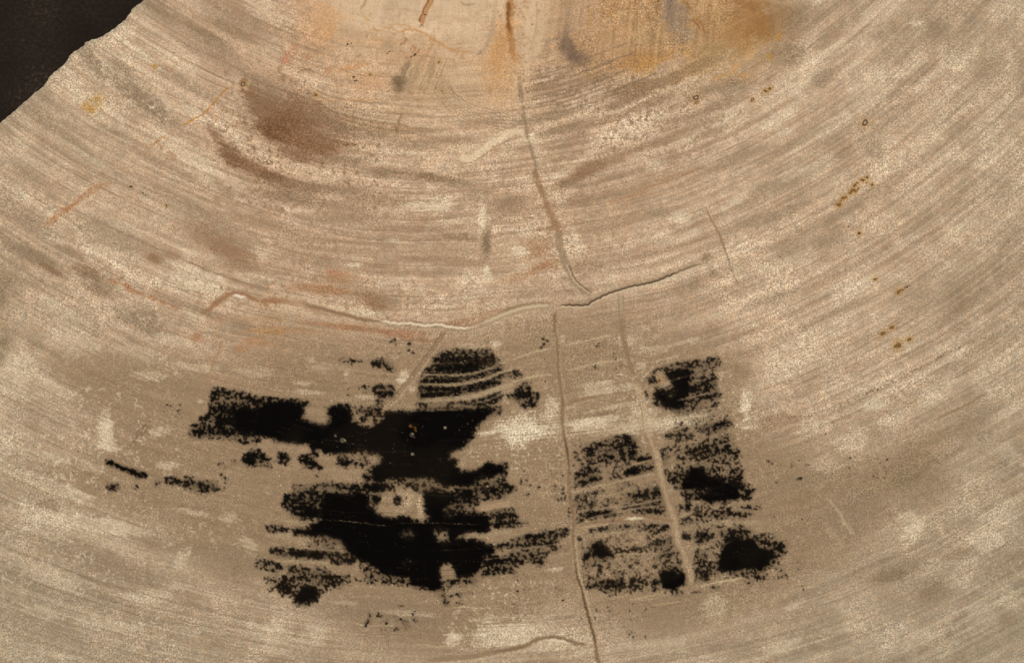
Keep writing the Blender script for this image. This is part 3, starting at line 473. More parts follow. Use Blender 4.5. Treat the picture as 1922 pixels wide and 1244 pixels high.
# long band, throat and arm
black('B', [(-20, 570), (60, 530), (150, 500), (240, 510), (340, 545), (375, 590), (355, 650), (430, 690), (520, 705), (560, 665), (525, 590), (580, 565), (690, 560), (735, 600), (740, 670), (800, 705), (880, 695), (950, 645),
            (960, 600), (1060, 590), (1110, 610), (1180, 620), (1230, 590), (1560, 590), (1680, 560), (1790, 540), (1750, 620), (1700, 680), (1640, 770), (1590, 850), (1550, 880), (1470, 905), (1460, 950), (1530, 960), (1510, 1010),
            (1540, 1060), (1640, 1050), (1740, 990), (1850, 1000), (1860, 1060), (1700, 1090), (1600, 1140), (1420, 1165), (1350, 1120), (1250, 1105), (1190, 1095), (1100, 1095), (1000, 1110), (890, 1120), (880, 1040), (940, 1005),
            (965, 950), (920, 900), (830, 875), (720, 885), (560, 915), (440, 885), (400, 850), (300, 830), (200, 830), (80, 800), (-20, 790)], 1.25, 4.5, 1.2)
black('B', [(-20, 480), (130, 485), (260, 505), (400, 520), (440, 560), (400, 575), (250, 540), (100, 540), (-20, 600)], .62, 3)
black('B', E(515, 565, 16, 16), .8, 3)
hole('B', E(455, 625, 85, 40), .85, 14)
black('B', [(740, 560), (950, 560), (950, 660), (860, 690), (750, 640)], .55, 4)
black('B', [(880, 575), (950, 570), (950, 640), (880, 640)], .9, 4); black('B', E(925, 530, 34, 18), .6, 3)
black('B', [(740, 600), (900, 640), (880, 700), (780, 690)], .4, 5)
# small patches left of the slanting crack
black('B', [(850, 220), (960, 200), (1040, 260), (1040, 310), (980, 290), (880, 275)], .62, 5)
black('B', E(920, 240, 60, 34), .85, 4); black('B', E(720, 225, 100, 28), .28, 8)
black('B', [(880, 400), (1030, 395), (1045, 490), (890, 490), (860, 430)], .62, 4)
black('B', [(890, 445), (1035, 450), (1040, 485), (900, 488)], 1.0, 3)
black('B', E(830, 430, 50, 30), .35, 5); black('B', E(980, 340, 50, 16), .35, 4)
# dome
black('B', [(1325, 200), (1400, 150), (1500, 125), (1640, 135), (1760, 135), (1800, 190), (1860, 250), (1860, 330), (1830, 410), (1640, 450), (1450, 500), (1300, 510), (1225, 510), (1225, 380), (1260, 290), (1340, 250)], .66, 4)
black('B', [(1430, 250), (1620, 240), (1700, 250), (1640, 300), (1440, 315)], .95, 3)
black('B', [(1260, 340), (1500, 345), (1680, 330), (1700, 345), (1500, 385), (1230, 385)], .9, 4)
black('B', [(1250, 405), (1500, 410), (1640, 395), (1800, 370), (1800, 400), (1640, 440), (1500, 470), (1240, 500)], .9, 4)
black('B', E(1360, 210, 34, 24), 1.0, 3); black('B', E(1590, 180, 40, 40), .8, 3); black('B', E(1720, 165, 50, 30), .75, 3)
black('B', [(1230, 460), (1310, 455), (1310, 510), (1235, 510)], 1.1, 3)
black('B', [(1215, 530), (1400, 530), (1640, 510), (1840, 440), (1860, 480), (1800, 560), (1600, 600), (1220, 600)], .66, 5)
black('B', E(1260, 547, 50, 14), 1.0, 3)
black('B', [(1780, 540), (1860, 560), (1850, 620), (1760, 650), (1720, 640)], .6, 5)
black('B', [(1740, 480), (1830, 450), (1840, 490), (1760, 520)], .8, 4)
black('C', [(0, 280), (50, 280), (90, 330), (60, 360), (0, 350)], .6, 4); black('B', [(1850, 280), (1920, 290), (1920, 350), (1860, 350)], .5, 5)
black('C', [(30, 400), (90, 380), (150, 380), (150, 440), (210, 470), (200, 560), (90, 590), (30, 540), (-20, 480), (10, 470)], .68, 4)
black('C', [(15, 470), (150, 460), (175, 490), (100, 520), (20, 510)], 1.1, 3)
black('B', [(1880, 470), (1940, 460), (1940, 520), (1890, 500)], .5, 4)
# islands under the band
black('B', [(-30, 910), (40, 900), (110, 950), (110, 1010), (30, 1000), (-30, 950)], .9, 4); black('A', [(1820, 930), (1890, 880), (1950, 890), (1950, 990), (1880, 1010), (1820, 980)], 1.0, 4)
black('A', E(1765, 980, 16, 26), .8, 3); black('A', [(1770, 800), (1900, 820), (1900, 860), (1780, 840)], .5, 5)
black('B', [(170, 910), (220, 900), (260, 960), (230, 1000), (170, 980)], .85, 4)
black('B', [(320, 930), (430, 900), (440, 960), (510, 1010), (500, 1045), (420, 1040), (330, 1000)], .72, 4); black('B', [(400, 870), (480, 870), (470, 940), (420, 960)], .75, 5)
black('B', [(600, 890), (870, 890), (860, 1010), (700, 1020), (620, 1000)], .33, 6); black('B', E(660, 980, 44, 26), .7, 4)
black('B', E(835, 1088, 30, 26), .9, 3); black('B', [(840, 1010), (900, 1010), (890, 1140), (820, 1140)], .35, 5)
black('B', E(490, 1080, 46, 20), .45, 4)
# lower mass
black('B', [(255, 1150), (520, 1130), (800, 1150), (1050, 1135), (1050, 1200), (820, 1205), (780, 1260), (330, 1260), (300, 1190)], .6, 5)
black('B', [(820, 1150), (1040, 1145), (1045, 1190), (900, 1200), (800, 1185)], 1.1, 5)
black('B', [(580, 1160), (780, 1165), (760, 1200), (600, 1190)], .85, 4)
black('B', [(1040, 1110), (1420, 1120), (1420, 1180), (1300, 1260), (1230, 1200), (1060, 1160)], .42, 8)
black('B', E(1160, 1150, 24, 16), .7, 5); black('B', [(1260, 1210), (1480, 1200), (1480, 1260), (1270, 1260)], .68, 5)
black('B', [(1500, 1180), (1640, 1180), (1640, 1260), (1520, 1260)], 1.0, 4); black('B', [(1640, 1130), (1900, 1100), (1920, 1200), (1880, 1260), (1640, 1260)], .6, 5)
black('B', [(1750, 1180), (1880, 1170), (1870, 1250), (1760, 1250)], .85, 4); black('B', [(1500, 1060), (1700, 1060), (1560, 1160), (1430, 1160)], 1.0, 6)
black('B', [(1830, 960), (1890, 980), (1900, 1100), (1840, 1090)], .55, 4)
black('F', [(220, -20), (480, -20), (480, 160), (300, 165), (220, 90), (190, 60)], .7, 4)
black('F', [(300, 60), (420, 40), (500, 90), (500, 175), (330, 170)], 1.0, 4)
black('F', [(540, -30), (830, -30), (850, 60), (920, 130), (990, 165), (1060, 160), (1150, 145), (1220, 185), (1255, 190), (1310, 150), (1285, 100), (1270, -30), (1480, -30), (1500, 40), (1420, 100), (1420, 150), (1560, 110), (1770, 120), (1765, 240), (1720, 262),
            (1660, 240), (1540, 275), (1500, 310), (1620, 315), (1720, 345), (1790, 370), (1790, 420), (1715, 440), (1700, 540), (1620, 600), (1500, 595), (1500, 550), (1470, 500), (1400, 510), (1380, 560), (1390, 650), (1360, 675), (1170, 672), (1140, 620),
            (1000, 590), (930, 560), (850, 500), (760, 470), (680, 420), (660, 370), (620, 330), (500, 300), (270, 290), (275, 240), (400, 225), (440, 190), (480, 150), (480, 40)], 1.25, 4.5, 1.2)
black('F', [(1480, -20), (1660, -20), (1660, 50), (1540, 70), (1480, 50)], .95, 5); black('F', [(1660, -20), (1840, -20), (1840, 15), (1700, 20)], .8, 4)
black('F', [(1290, 40), (1500, 50), (1660, 60), (1500, 130), (1330, 150)], .62, 8)
hole('F', E(1148, 278, 50, 28), .9, 10); black('F', E(1235, 275, 26, 16), .7, 4); hole('F', [(1340, 245), (1440, 240), (1455, 330), (1370, 345), (1335, 290)], .75, 6)
hole('F', [(1400, 545), (1490, 545), (1500, 610), (1400, 620)], .7, 5); hole('F', E(1450, 505, 20, 20), .8, 5); hole('F', E(1150, 490, 50, 16), .5, 8)
black('F', [(70, 215), (160, 205), (250, 230), (245, 265), (100, 270)], .82, 3)
black('F', [(400, 310), (640, 320), (700, 380), (560, 380), (400, 360)], .5, 8)
black('F', [(100, 370), (300, 385), (500, 390), (700, 410), (720, 450), (560, 450), (490, 475), (200, 450), (110, 420)], .66, 5)
black('F', [(210, 400), (480, 400), (490, 440), (350, 455), (220, 430)], .95, 4)
black('F', [(560, 460), (740, 470), (760, 500), (580, 500)], 1.0, 4)
black('F', [(20, 440), (180, 460), (200, 560), (60, 560), (0, 520)], .38, 6); black('F', E(178, 515, 26, 30), .8, 3)
black('F', [(230, 500), (360, 510), (480, 530), (560, 540), (620, 600), (560, 640), (480, 600), (340, 570), (240, 550)], .72, 4)
black('F', [(480, 530), (560, 545), (610, 610), (550, 620)], .95, 4)
black('F', [(60, 590), (700, 560), (730, 640), (500, 720), (300, 700), (80, 700)], .42, 6)
black('F', [(140, 640), (200, 610), (290, 620), (300, 740), (200, 745), (150, 690)], .92, 4)
black('F', [(290, 700), (380, 660), (450, 670), (510, 720), (450, 780), (300, 800)], 1.1, 5)
black('F', E(628, 684, 16, 10), 1.0, 2); black('F', [(740, 600), (900, 600), (900, 660), (760, 650)], .3, 5)
black('F', [(780, 510), (940, 540), (1180, 600), (1180, 670), (960, 650), (800, 600)], .58, 6)
black('F', [(1380, 620), (1680, 600), (1660, 660), (1400, 670)], .6, 5)
black('F', [(1770, 90), (1940, 90), (1940, 230), (1780, 240)], .62, 4); black('F', [(1790, 330), (1940, 340), (1940, 400), (1800, 400)], .52, 4)
black('F', [(1690, 440), (1940, 440), (1940, 560), (1700, 600)], .7, 5)
black('F', [(1340, 700), (1400, 690), (1470, 740), (1440, 820), (1390, 800)], .45, 6); black('F', E(1430, 785, 24, 26), .85, 3)
black('F', E(1525, 730, 24, 8), .85, 2); black('F', E(1525, 790, 26, 10), .7, 2); black('F', E(1600, 718, 26, 8), .5, 3)
black('F', [(1030, -10), (1080, -10), (1075, 45), (1040, 40)], 1.0, 3)
black('F', [(860, -20), (940, -20), (920, 60), (880, 60)], .75, 4)
# left of the main crack
black('G', E(10, 150, 34, 28), .8, 4); black('G', E(70, 195, 70, 14), .45, 4); black('C', E(5, 1180, 40, 30), .8, 4); black('C', E(70, 1130, 8, 16), .7, 2)
black('G', [(-20, 330), (100, 270), (250, 250), (440, 220), (440, 280), (340, 340), (400, 400), (260, 440), (250, 515), (130, 490), (50, 520), (-20, 545)], .6, 5)
black('G', E(170, 335, 26, 22), 1.0, 3); black('G', E(120, 300, 26, 26), .85, 3); black('G', E(20, 510, 36, 24), .9, 4); black('G', E(215, 470, 34, 44), .75, 4)
black('G', E(370, 0, 44, 24), .5, 4); black('G', E(432, 70, 10, 90), .5, 3)
# patch at the upper right
black('C', [(1070, 280), (1200, 240), (1400, 205), (1550, 185), (1590, 240), (1530, 290), (1550, 430), (1575, 490), (1530, 590), (1250, 640), (1200, 600), (1060, 540), (1060, 460), (1090, 420), (1020, 390), (1010, 350)], .52, 5)
black('C', [(1100, 280), (1240, 245), (1420, 210), (1420, 240), (1240, 290), (1120, 310)], .74, 4); black('C', E(1390, 225, 30, 18), .9, 3)
black('C', [(1140, 320), (1330, 275), (1355, 300), (1330, 380), (1345, 460), (1290, 510), (1300, 560), (1240, 585), (1190, 565), (1120, 550), (1070, 500), (1080, 450), (1130, 440), (1190, 490), (1215, 460), (1200, 380)], 1.1, 3.5, 1.3)
black('C', [(1220, 590), (1420, 560), (1430, 600), (1240, 640)], .78, 4); black('C', E(1490, 425, 50, 18), .75, 4); black('C', E(1520, 480, 50, 18), .75, 4)
hole('C', [(1085, 300), (1130, 320), (1190, 390), (1190, 420), (1130, 415), (1090, 400)], .95, 4)
black('C', E(1005, 480, 14, 40), .5, 4); black('C', E(1045, 370, 30, 20), .7, 4)
# rows under it
black('C', [(1370, 690), (1500, 690), (1630, 650), (1650, 710), (1500, 760), (1380, 740)], .5, 6); black('C', [(1500, 710), (1600, 680), (1640, 690), (1520, 745)], .85, 4)
black('C', [(1130, 780), (1240, 730), (1330, 760), (1320, 800), (1180, 820)], .42, 6); black('C', E(1305, 770, 22, 12), .7, 3)
black('C', [(1290, 870), (1500, 830), (1600, 740), (1660, 860), (1720, 880), (1720, 1000), (1500, 1010), (1280, 1010)], .46, 6)
black('C', [(1400, 890), (1560, 880), (1700, 870), (1700, 910), (1560, 950), (1420, 960)], .76, 4)
black('C', [(1250, 990), (1340, 990), (1460, 1000), (1740, 1000), (1750, 1130), (1840, 1180), (1800, 1260), (1300, 1260), (1250, 1190), (1160, 1110), (1170, 1070)], .58, 5)
black('C', [(1275, 1130), (1330, 1075), (1340, 1020), (1440, 1020), (1460, 1060), (1540, 1080), (1600, 1130), (1700, 1150), (1725, 1260), (1590, 1240), (1500, 1210), (1320, 1200), (1280, 1180)], 1.15, 4)
black('G', [(1430, -30), (1700, -30), (1690, 20), (1560, 30), (1490, 50), (1430, 20)], 1.1, 4); black('G', [(1370, -20), (1450, -20), (1440, 30), (1380, 20)], .7, 4); black('C', E(1800, 1190, 40, 24), .8, 4)
hole('C', [(1320, 1195), (1450, 1170), (1580, 1150), (1590, 1170), (1450, 1200), (1330, 1225)], .5, 4)
black('C', [(1100, 900), (1150, 900), (1190, 1010), (1200, 1110), (1160, 1120), (1110, 960)], .45, 5); black('C', E(1190, 1105, 20, 20), .75, 3); black('C', E(1128, 920, 16, 24), .7, 3)
# between the two cracks
black('C', E(590, 920, 44, 70), .62, 5); black('C', E(525, 990, 22, 12), .7, 3)
black('C', [(640, 830), (760, 790), (860, 770), (930, 800), (940, 930), (1050, 920), (1050, 980), (900, 970), (640, 990)], .5, 6)
black('C', [(850, 820), (900, 810), (930, 870), (880, 890), (850, 870)], .98, 4); black('C', E(910, 912, 34, 18), .95, 3); black('C', E(800, 880, 30, 30), .68, 4); black('C', E(750, 945, 16, 18), .85, 3); black('C', [(930, 935), (1050, 930), (1050, 960), (940, 980)], .72, 4)
black('C', [(450, 1110), (520, 1020), (640, 1010), (690, 1080), (640, 1150), (470, 1170)], .58, 5); black('C', E(610, 1105, 40, 24), .95, 4)
black('C', [(720, 1090), (870, 1040), (980, 1010), (1070, 985), (1075, 1045), (900, 1075), (740, 1120)], .66, 4); black('C', [(860, 1035), (980, 1015), (980, 1055), (870, 1070)], 1.1, 3); black('C', [(1000, 1010), (1065, 995), (1070, 1035), (1010, 1040)], .95, 3)
black('C', [(870, 1130), (940, 1125), (940, 1150), (880, 1160)], .5, 4); black('C', [(480, 1240), (560, 1210), (690, 1185), (700, 1205), (560, 1244), (490, 1260)], .62, 4)
black('C', [(860, 1220), (980, 1190), (1110, 1160), (1140, 1210), (1130, 1260), (870, 1260)], .62, 5)
black('G', [(470, 10), (620, 10), (650, 60), (560, 90), (480, 80)], .58, 5); black('G', [(540, 110), (750, 95), (760, 130), (560, 150)], .78, 4); black('G', E(575, 132, 26, 16), 1.0, 3)
black('G', [(820, 60), (1000, 40), (1150, 10), (1150, 40), (1000, 70), (840, 90)], .66, 4); black('G', [(960, 90), (1160, 80), (1160, 140), (980, 130)], .62, 4); black('G', E(520, 170, 34, 36), .48, 5)
black('G', [(570, 240), (700, 215), (1000, 195), (1200, 195), (1200, 260), (1000, 250), (700, 255), (580, 270)], .68, 4); black('G', [(1030, 205), (1190, 200), (1190, 240), (1040, 250)], .85, 4)
black('G', [(490, 260), (560, 270), (1030, 250), (1220, 270), (1280, 430), (1290, 640), (1150, 720), (690, 720), (540, 680), (530, 500), (500, 380)], .22, 6)
hole('G', [(850, 280), (1000, 290), (1010, 360), (860, 350)], .7, 8); hole('G', [(770, 430), (1020, 420), (1020, 500), (840, 490)], .6, 8); hole('G', [(640, 560), (760, 530), (750, 590), (650, 620)], .5, 8)
black('G', [(600, 350), (700, 335), (770, 440), (660, 475), (600, 440)], 1.15, 4); black('G', [(525, 410), (590, 395), (600, 470), (535, 485)], 1.05, 4)
black('G', [(1030, 330), (1230, 280), (1230, 400), (1040, 400)], .6, 5); black('G', [(1110, 380), (1260, 380), (1270, 510), (1110, 460)], .58, 5); black('G', E(1080, 250, 60, 40), .6, 5)
black('G', E(800, 570, 50, 24), .68, 4); black('G', E(900, 520, 34, 24), .66, 4); black('G', E(580, 500, 40, 12), .66, 4)
black('G', [(550, 660), (640, 630), (840, 610), (850, 660), (700, 690), (560, 690)], .8, 4); black('G', E(810, 640, 30, 24), 1.0, 3)
black('G', E(915, 630, 36, 28), 1.1, 3); black('G', E(985, 628, 34, 24), 1.0, 3); black('G', E(1080, 640, 32, 28), .85, 3); black('G', E(1075, 690, 30, 20), .7, 4)
black('G', [(1130, 540), (1180, 555), (1215, 560), (1250, 590), (1290, 570), (1305, 600), (1305, 650), (1230, 690), (1140, 680)], 1.2, 3); black('G', E(1232, 538, 20, 14), 1.0, 3)
black('G', [(680, 700), (900, 690), (900, 720), (700, 735)], .42, 5); black('G', E(1240, 715, 60, 20), .4, 6)
# right of the second crack, lower
black('G', E(1330, 72, 26, 28), 1.0, 3); black('G', E(1270, 82, 18, 14), 1.0, 3); black('G', [(1240, 160), (1350, 145), (1350, 200), (1250, 210)], .7, 4); black('G', [(1360, 120), (1590, 90), (1590, 160), (1380, 170)], .56, 5)
black('G', E(1310, 295, 36, 30), .78, 4); black('G', [(1370, 250), (1490, 240), (1490, 330), (1390, 340)], .66, 4); black('G', E(1445, 290, 34, 24), 1.05, 3)
black('G', [(1590, 330), (1680, 290), (1820, 310), (1870, 370), (1935, 390), (1935, 510), (1860, 540), (1700, 560), (1560, 540), (1545, 470), (1560, 400)], 1.2, 4.5)
black('G', [(1540, 250), (1700, 230), (1820, 260), (1960, 300), (1960, 400), (1800, 340), (1600, 340)], .64, 5)
black('G', [(1370, 400), (1480, 390), (1480, 510), (1380, 510)], .66, 4); black('G', E(1400, 490, 24, 26), .95, 3); black('G', [(1390, 540), (1490, 545), (1470, 640), (1400, 610)], .66, 4); black('G', E(1465, 590, 26, 34), .85, 4)
black('G', [(1550, 550), (1920, 530), (1920, 620), (1600, 600)], .46, 6); black('G', E(1780, 640, 40, 20), .4, 5); black('G', E(1530, 670, 60, 14), .45, 5); black('G', E(1400, 710, 60, 10), .35, 5)
black('H', [(-20, 270), (60, 280), (150, 350), (140, 440), (60, 500), (-20, 500)], .5, 7); black('H', [(-20, 380), (40, 390), (60, 440), (50, 490), (-20, 490)], .9, 4)
black('C', [(1230, 640), (1640, 590), (1680, 860), (1750, 1000), (1280, 1020), (1120, 900), (1200, 800)], .26, 8)
black('G', [(1240, 60), (1900, 40), (1760, 200), (1900, 300), (1300, 260)], .26, 8); black('G', [(1360, 240), (1560, 230), (1560, 620), (1370, 640)], .34, 6)
black('C', [(440, 820), (940, 780), (1080, 1000), (1140, 1240), (450, 1244)], .12, 8); black('G', [(470, 0), (1150, 0), (1180, 150), (480, 220)], .26, 6); black('G', [(1080, 260), (1260, 300), (1290, 560), (1060, 560)], .42, 6)
# stray grains
for t, X0, Y0, X1, Y1 in [('H', 200, 140, 480, 230), ('H', 0, 140, 60, 170), ('D', 0, 880, 320, 1020), ('D', 0, 1100, 300, 1200), ('D', 600, 920, 1000, 1100), ('A', 1100, 540, 1450, 660), ('A', 700, 440, 820, 520), ('A', 560, 890, 720, 920),
      ('A', 540, 1010, 620, 1070), ('A', 1600, 900, 1800, 1200), ('B', 600, 40, 1200, 180), ('B', 640, 420, 880, 480), ('C', 560, 80, 860, 280), ('C', 220, 50, 320, 120), ('C', 0, 900, 400, 1240), ('G', 500, 780, 900, 920), ('G', 900, 790, 1200, 860),
      ('G', 700, 1000, 1010, 1070), ('G', 320, 860, 460, 920), ('F', 600, 760, 1200, 1000), ('F', 1480, 930, 1600, 970), ('B', 1000, 1130, 1300, 1244), ('G', 0, 560, 400, 800), ('H', 0, 480, 300, 700)]:
    for k in range(int((X1 - X0) * (Y1 - Y0) / 2600) + 4):
        black(t, E(random.uniform(X0, X1), random.uniform(Y0, Y1), random.uniform(4, 11), random.uniform(3, 6), 6), random.uniform(.4, .75), 1.6)

# pale growth lines that cross the black
TL = (176, 154, 122)
def pale(t, pts, wd=1.2, s=.8, dk=1.0, colr=TL):
    stroke(P(t, pts), wd * 1.25, colr, s, 1.0, .6, .06, dk=dk, a=.8)
pale('B', [(560, 250), (780, 300), (1000, 322), (1100, 328)], 1.0, .6)
pale('B', [(1240, 325), (1400, 325), (1500, 328), (1620, 315), (1750, 280), (1830, 240), (1930, 210)], 1.5, .9)
pale('B', [(1230, 395), (1500, 398), (1640, 375), (1740, 350), (1830, 310), (1960, 275)], 1.9, .95, colr=(188, 166, 130))
pale('B', [(1325, 240), (1450, 240), (1600, 235)], .9, .6, .7)
pale('B', [(1230, 455), (1350, 452), (1480, 450)], 1.0, .5, .7)
pale('B', [(1220, 520), (1450, 505), (1640, 490), (1740, 455), (1830, 425), (1960, 385)], 3.2, .85)
pale('B', [(1220, 575), (1400, 578), (1560, 582)], 1.8, .5, .6, (96, 80, 60))
pale('B', [(1640, 540), (1760, 510), (1860, 460), (1940, 430)], 1.4, .7, .9)
pale('B', [(640, 365), (880, 375), (1050, 375)], 1.0, .4)
pale('B', [(900, 432), (1030, 438)], .9, .6, .8)
pale('C', [(0, 215), (150, 160), (310, 125)], 1.2, .8, 0, (200, 180, 146)); pale('C', [(0, 55), (120, 20), (200, 0)], 1.0, .6, 0); pale('C', [(0, 280), (160, 240), (300, 190)], 1.0, .5, .6)
pale('C', [(390, 105), (560, 70), (760, 20)], 1.2, .7, 0, (200, 180, 146)); pale('C', [(400, 300), (600, 250), (860, 205)], 1.6, .7, 0, (196, 174, 140)); pale('C', [(0, 380), (160, 340), (310, 320)], 1.6, .8, .6, (196, 174, 140))
pale('C', [(900, 130), (1100, 115), (1300, 90)], 1.2, .6, 0, (196, 174, 140)); pale('C', [(920, 240), (1080, 225), (1280, 170)], 1.2, .6, 0, (196, 174, 140)); pale('C', [(400, 580), (560, 520), (760, 500)], 1.0, .5, 0, (200, 180, 146))
pale('C', [(1160, 370), (1240, 350), (1340, 325)], .8, .35, .5); pale('C', [(1240, 520), (1400, 480), (1540, 450)], 1.0, .6, .9); pale('C', [(1230, 640), (1400, 600), (1540, 570)], 1.4, .7, .9)
pale('C', [(900, 1000), (1050, 965)], 1.2, .7, .9, (190, 160, 120)); pale('C', [(740, 1140), (880, 1105), (1080, 1065)], 1.6, .7, .9); pale('C', [(440, 1215), (600, 1170), (760, 1140)], 1.4, .7, .9); pale('C', [(1220, 1200), (1330, 1185)], 1.0, .5, .9)
pale('G', [(500, 105), (700, 80), (900, 60), (1140, 10)], 1.3, .75, .95); pale('G', [(560, 165), (750, 120), (900, 90), (1130, 62)], 1.1, .7, .95); pale('G', [(500, 240), (650, 205), (830, 185)], 1.3, .8, .95); pale('G', [(560, 285), (760, 265), (980, 235)], 1.2, .7, .95)
pale('G', [(500, 300), (700, 290), (830, 275)], 1.0, .6, .9); pale('G', [(770, 430), (1000, 420), (1130, 420), (1240, 385)], 1.3, .6, .9); pale('G', [(0, 280), (200, 260), (430, 210)], 1.2, .6, .9); pale('G', [(0, 400), (200, 370), (430, 340)], 1.1, .6, .9)
pale('G', [(870, 775), (1040, 740), (1160, 710)], 1.2, .8, .9, (192, 166, 126)); pale('G', [(1060, 810), (1200, 790), (1280, 780)], 1.2, .6, .5, (192, 166, 126)); pale('G', [(1410, 668), (1560, 635), (1740, 600)], 1.5, .9, .9, (198, 176, 140))
pale('G', [(1260, 150), (1360, 115)], .9, .6, .8); pale('G', [(1260, 375), (1400, 372), (1540, 350)], 1.6, .6, .9); pale('G', [(1250, 190), (1350, 170)], .8, .5, .8); pale('G', [(1400, 220), (1600, 190), (1900, 190)], 4, .5, .9)
pale('F', [(200, 175), (330, 185), (460, 190)], 1.0, .7, .8); pale('F', [(130, 470), (300, 482), (560, 490)], 2.2, .7, .95); pale('F', [(280, 375), (480, 390), (640, 405), (720, 420)], 1.2, .6, .9); pale('F', [(740, 465), (1000, 475), (1300, 482), (1500, 475), (1760, 450)], .8, .55, .35, (74, 58, 40))
pale('F', [(60, 280), (300, 300), (420, 330)], 2.6, .6, .9); pale('F', [(1780, 350), (1920, 320)], 2, .5, .6); pale('F', [(1640, 100), (1920, 40)], 3.5, .7, .95, (180, 152, 118)); pale('F', [(1540, 290), (1760, 280), (1940, 240)], 3.5, .6, .9)
pale('F', [(1700, 470), (1920, 440)], 1, .5, .8); pale('B', [(1500, 1175), (1700, 1165), (1900, 1120)], 1.4, .6, .7, (130, 108, 80)); pale('B', [(1540, 1040), (1600, 1085), (1720, 1090)], .8, .5, .4, (96, 82, 64))
pale('B', [(280, 1190), (480, 1190), (720, 1195)], 1.3, .5, .7)
for k_, (y_, x0_, x1_) in enumerate([(40, 300, 1500), (110, 350, 1700), (200, 300, 1300), (262, 500, 1700), (330, 700, 1700), (400, 500, 1750), (545, 800, 1700), (590, 850, 1650)]):
    pale('F', [(x0_, y_ - 14), ((x0_ + x1_) / 2, y_ + 6), (x1_, y_ - 10)], .6, .5, .32, (70, 54, 38))
for k_, (y_, x0_, x1_) in enumerate([(640, 0, 800), (720, 100, 1500), (790, 300, 1500), (1020, 900, 1500)]):
    pale('B', [(x0_, y_ - 20), ((x0_ + x1_) / 2, y_), (x1_, y_ - 6)], .5, .4, .25, (62, 48, 34))
for k_ in range(46):
    r_ = random.uniform(1500, 1990); t_ = random.uniform(-.20, .26); l_ = random.uniform(60, 240)
    stroke(arc(r_, t_, t_ + l_ / r_, 7, 1.5), random.uniform(.5, 1.0), TL, random.uniform(.3, .6), 1.0, .9, .2, dk=.8)
# rows: density modulated along the rings where the black is loose
ROW = .62 + .74 * rank(sfbm(TH / 150, RR / 8.5, 91, 2))
D = np.where(D < 1.0, D * lerp(ROW, 1.0, sst(.75, 1.0, D)), D)

# ---------------- white patch inside the black, vertical cracks and veins
blob(764, 935, 32, 24, (178, 154, 122), .95, ang=-20, rag=1.5, a=1.2); blob(790, 950, 10, 22, (196, 172, 138), .8, ang=0, a=1.3)
CB = (150, 120, 92)          # brown crack filling
CR = (210, 194, 162)         # cream filling
VEINS = {}
def vein(key, pts, half):
    VEINS[key] = (smooth_line(pts), half)
    return pts
m1 = vein('upper', [(975, 150), (981, 200), (990, 255), (1003, 305), (1008, 335), (1020, 368), (1033, 400), (1046, 430), (1050, 460), (1060, 490), (1073, 520), (1090, 540), (1114, 554)], 7)
stroke(m1[:5], 3.0, (144, 125, 99), .85, 2.8, 1.3, .08, a=.8)
stroke(m1[3:9], 4.2, (150, 119, 89), .8, 3.0, 1.0, .1, a=.7, z=-.2)
stroke(m1[5:9], 8.0, (160, 126, 96), .5, 5, .8, .3)
stroke(m1[7:], 6.5, (156, 134, 106), .85, 3, .5, .1, a=.4, z=-.5)
stroke(m1[9:], 1.3, (206, 188, 156), .8, 1.0, .3, .15, side=-.5, z=.8)  # highlight on the crack lip, painted as a pale line
stroke(m1[9:], 1.6, (118, 98, 74), .7, 1.4, .6, .2, side=-4.2, z=-.6)
stroke(P('g', [(150, 490), (230, 470), (300, 475), (350, 500)]), 2.5, (152, 118, 88), .7, 3, .6, .3)
h1 = P('e', [(1440, 1160), (1560, 1085), (1650, 1010), (1760, 955), (1860, 975)]) + P('f', [(0, 1010), (150, 1020), (300, 1020), (450, 1060), (650, 1110), (800, 1150), (920, 1165), (1050, 1183)])
h2 = P('f', [(900, 1158), (1050, 1183), (1150, 1182), (1270, 1200), (1380, 1192), (1430, 1205), (1560, 1220), (1650, 1203), (1780, 1152), (1920, 1095)]) + P('g', [(100, 1068), (220, 1052), (330, 1055)])
h3 = P('g', [(330, 1085), (345, 1062), (400, 1046), (550, 1048), (600, 1022), (700, 972), (800, 937), (900, 907), (1050, 877), (1200, 822), (1300, 782), (1400, 748), (1480, 728), (1510, 715)])
VEINS['long'] = (smooth_line(h1[:-1] + h2[1:] + h3[1:]), 6)
stroke(h1, 6.0, (166, 128, 95), .6, 5, .9, .15, a=.6)
stroke(h1[:8], 3.6, (152, 112, 79), .75, 3, .8, .2, a=.4, z=-.3)
stroke(h1[7:], 2.8, (136, 112, 84), .85, 1.8, .4, .2, a=.2, side=1, z=-.6)
stroke(h1[7:-1], 2.2, (204, 184, 150), .6, 1.5, .5, .25, side=-6)
stroke(P('e', [(1725, 968), (1770, 976), (1820, 984), (1865, 990)]), 2.2, (236, 226, 204), .98, .9, .1, .35, a=0, z=.6)
stroke(h2[:8], 2.4, (226, 212, 184), .97, .9, .15, .12, a=0, z=.9)
stroke(h2[:9], 1.1, (134, 104, 78), .7, 1.2, .5, .15, side=-3.6, z=-.5)
stroke(h2[4:10], 1.8, (160, 118, 84), .5, 2.2, .6, .3, side=-6)
stroke(h2[:9], 1.2, (146, 122, 94), .5, 1.4, .5, .15, side=4)
stroke(h2[7:], 6.0, (160, 138, 110), .8, 2.4, .3, .1, a=.15)
stroke(h2[7:], 3.0, (204, 184, 150), .95, 1.8, .3, .15, a=.1, z=.7)
stroke(h2[8:], 2.2, (146, 122, 94), .7, 1.6, .4, .15, side=-6)
stroke(h3, 5.0, (160, 136, 106), .6, 4, .4, .12, side=-3, a=.4)  # shade above the crack, painted as a soft brown band
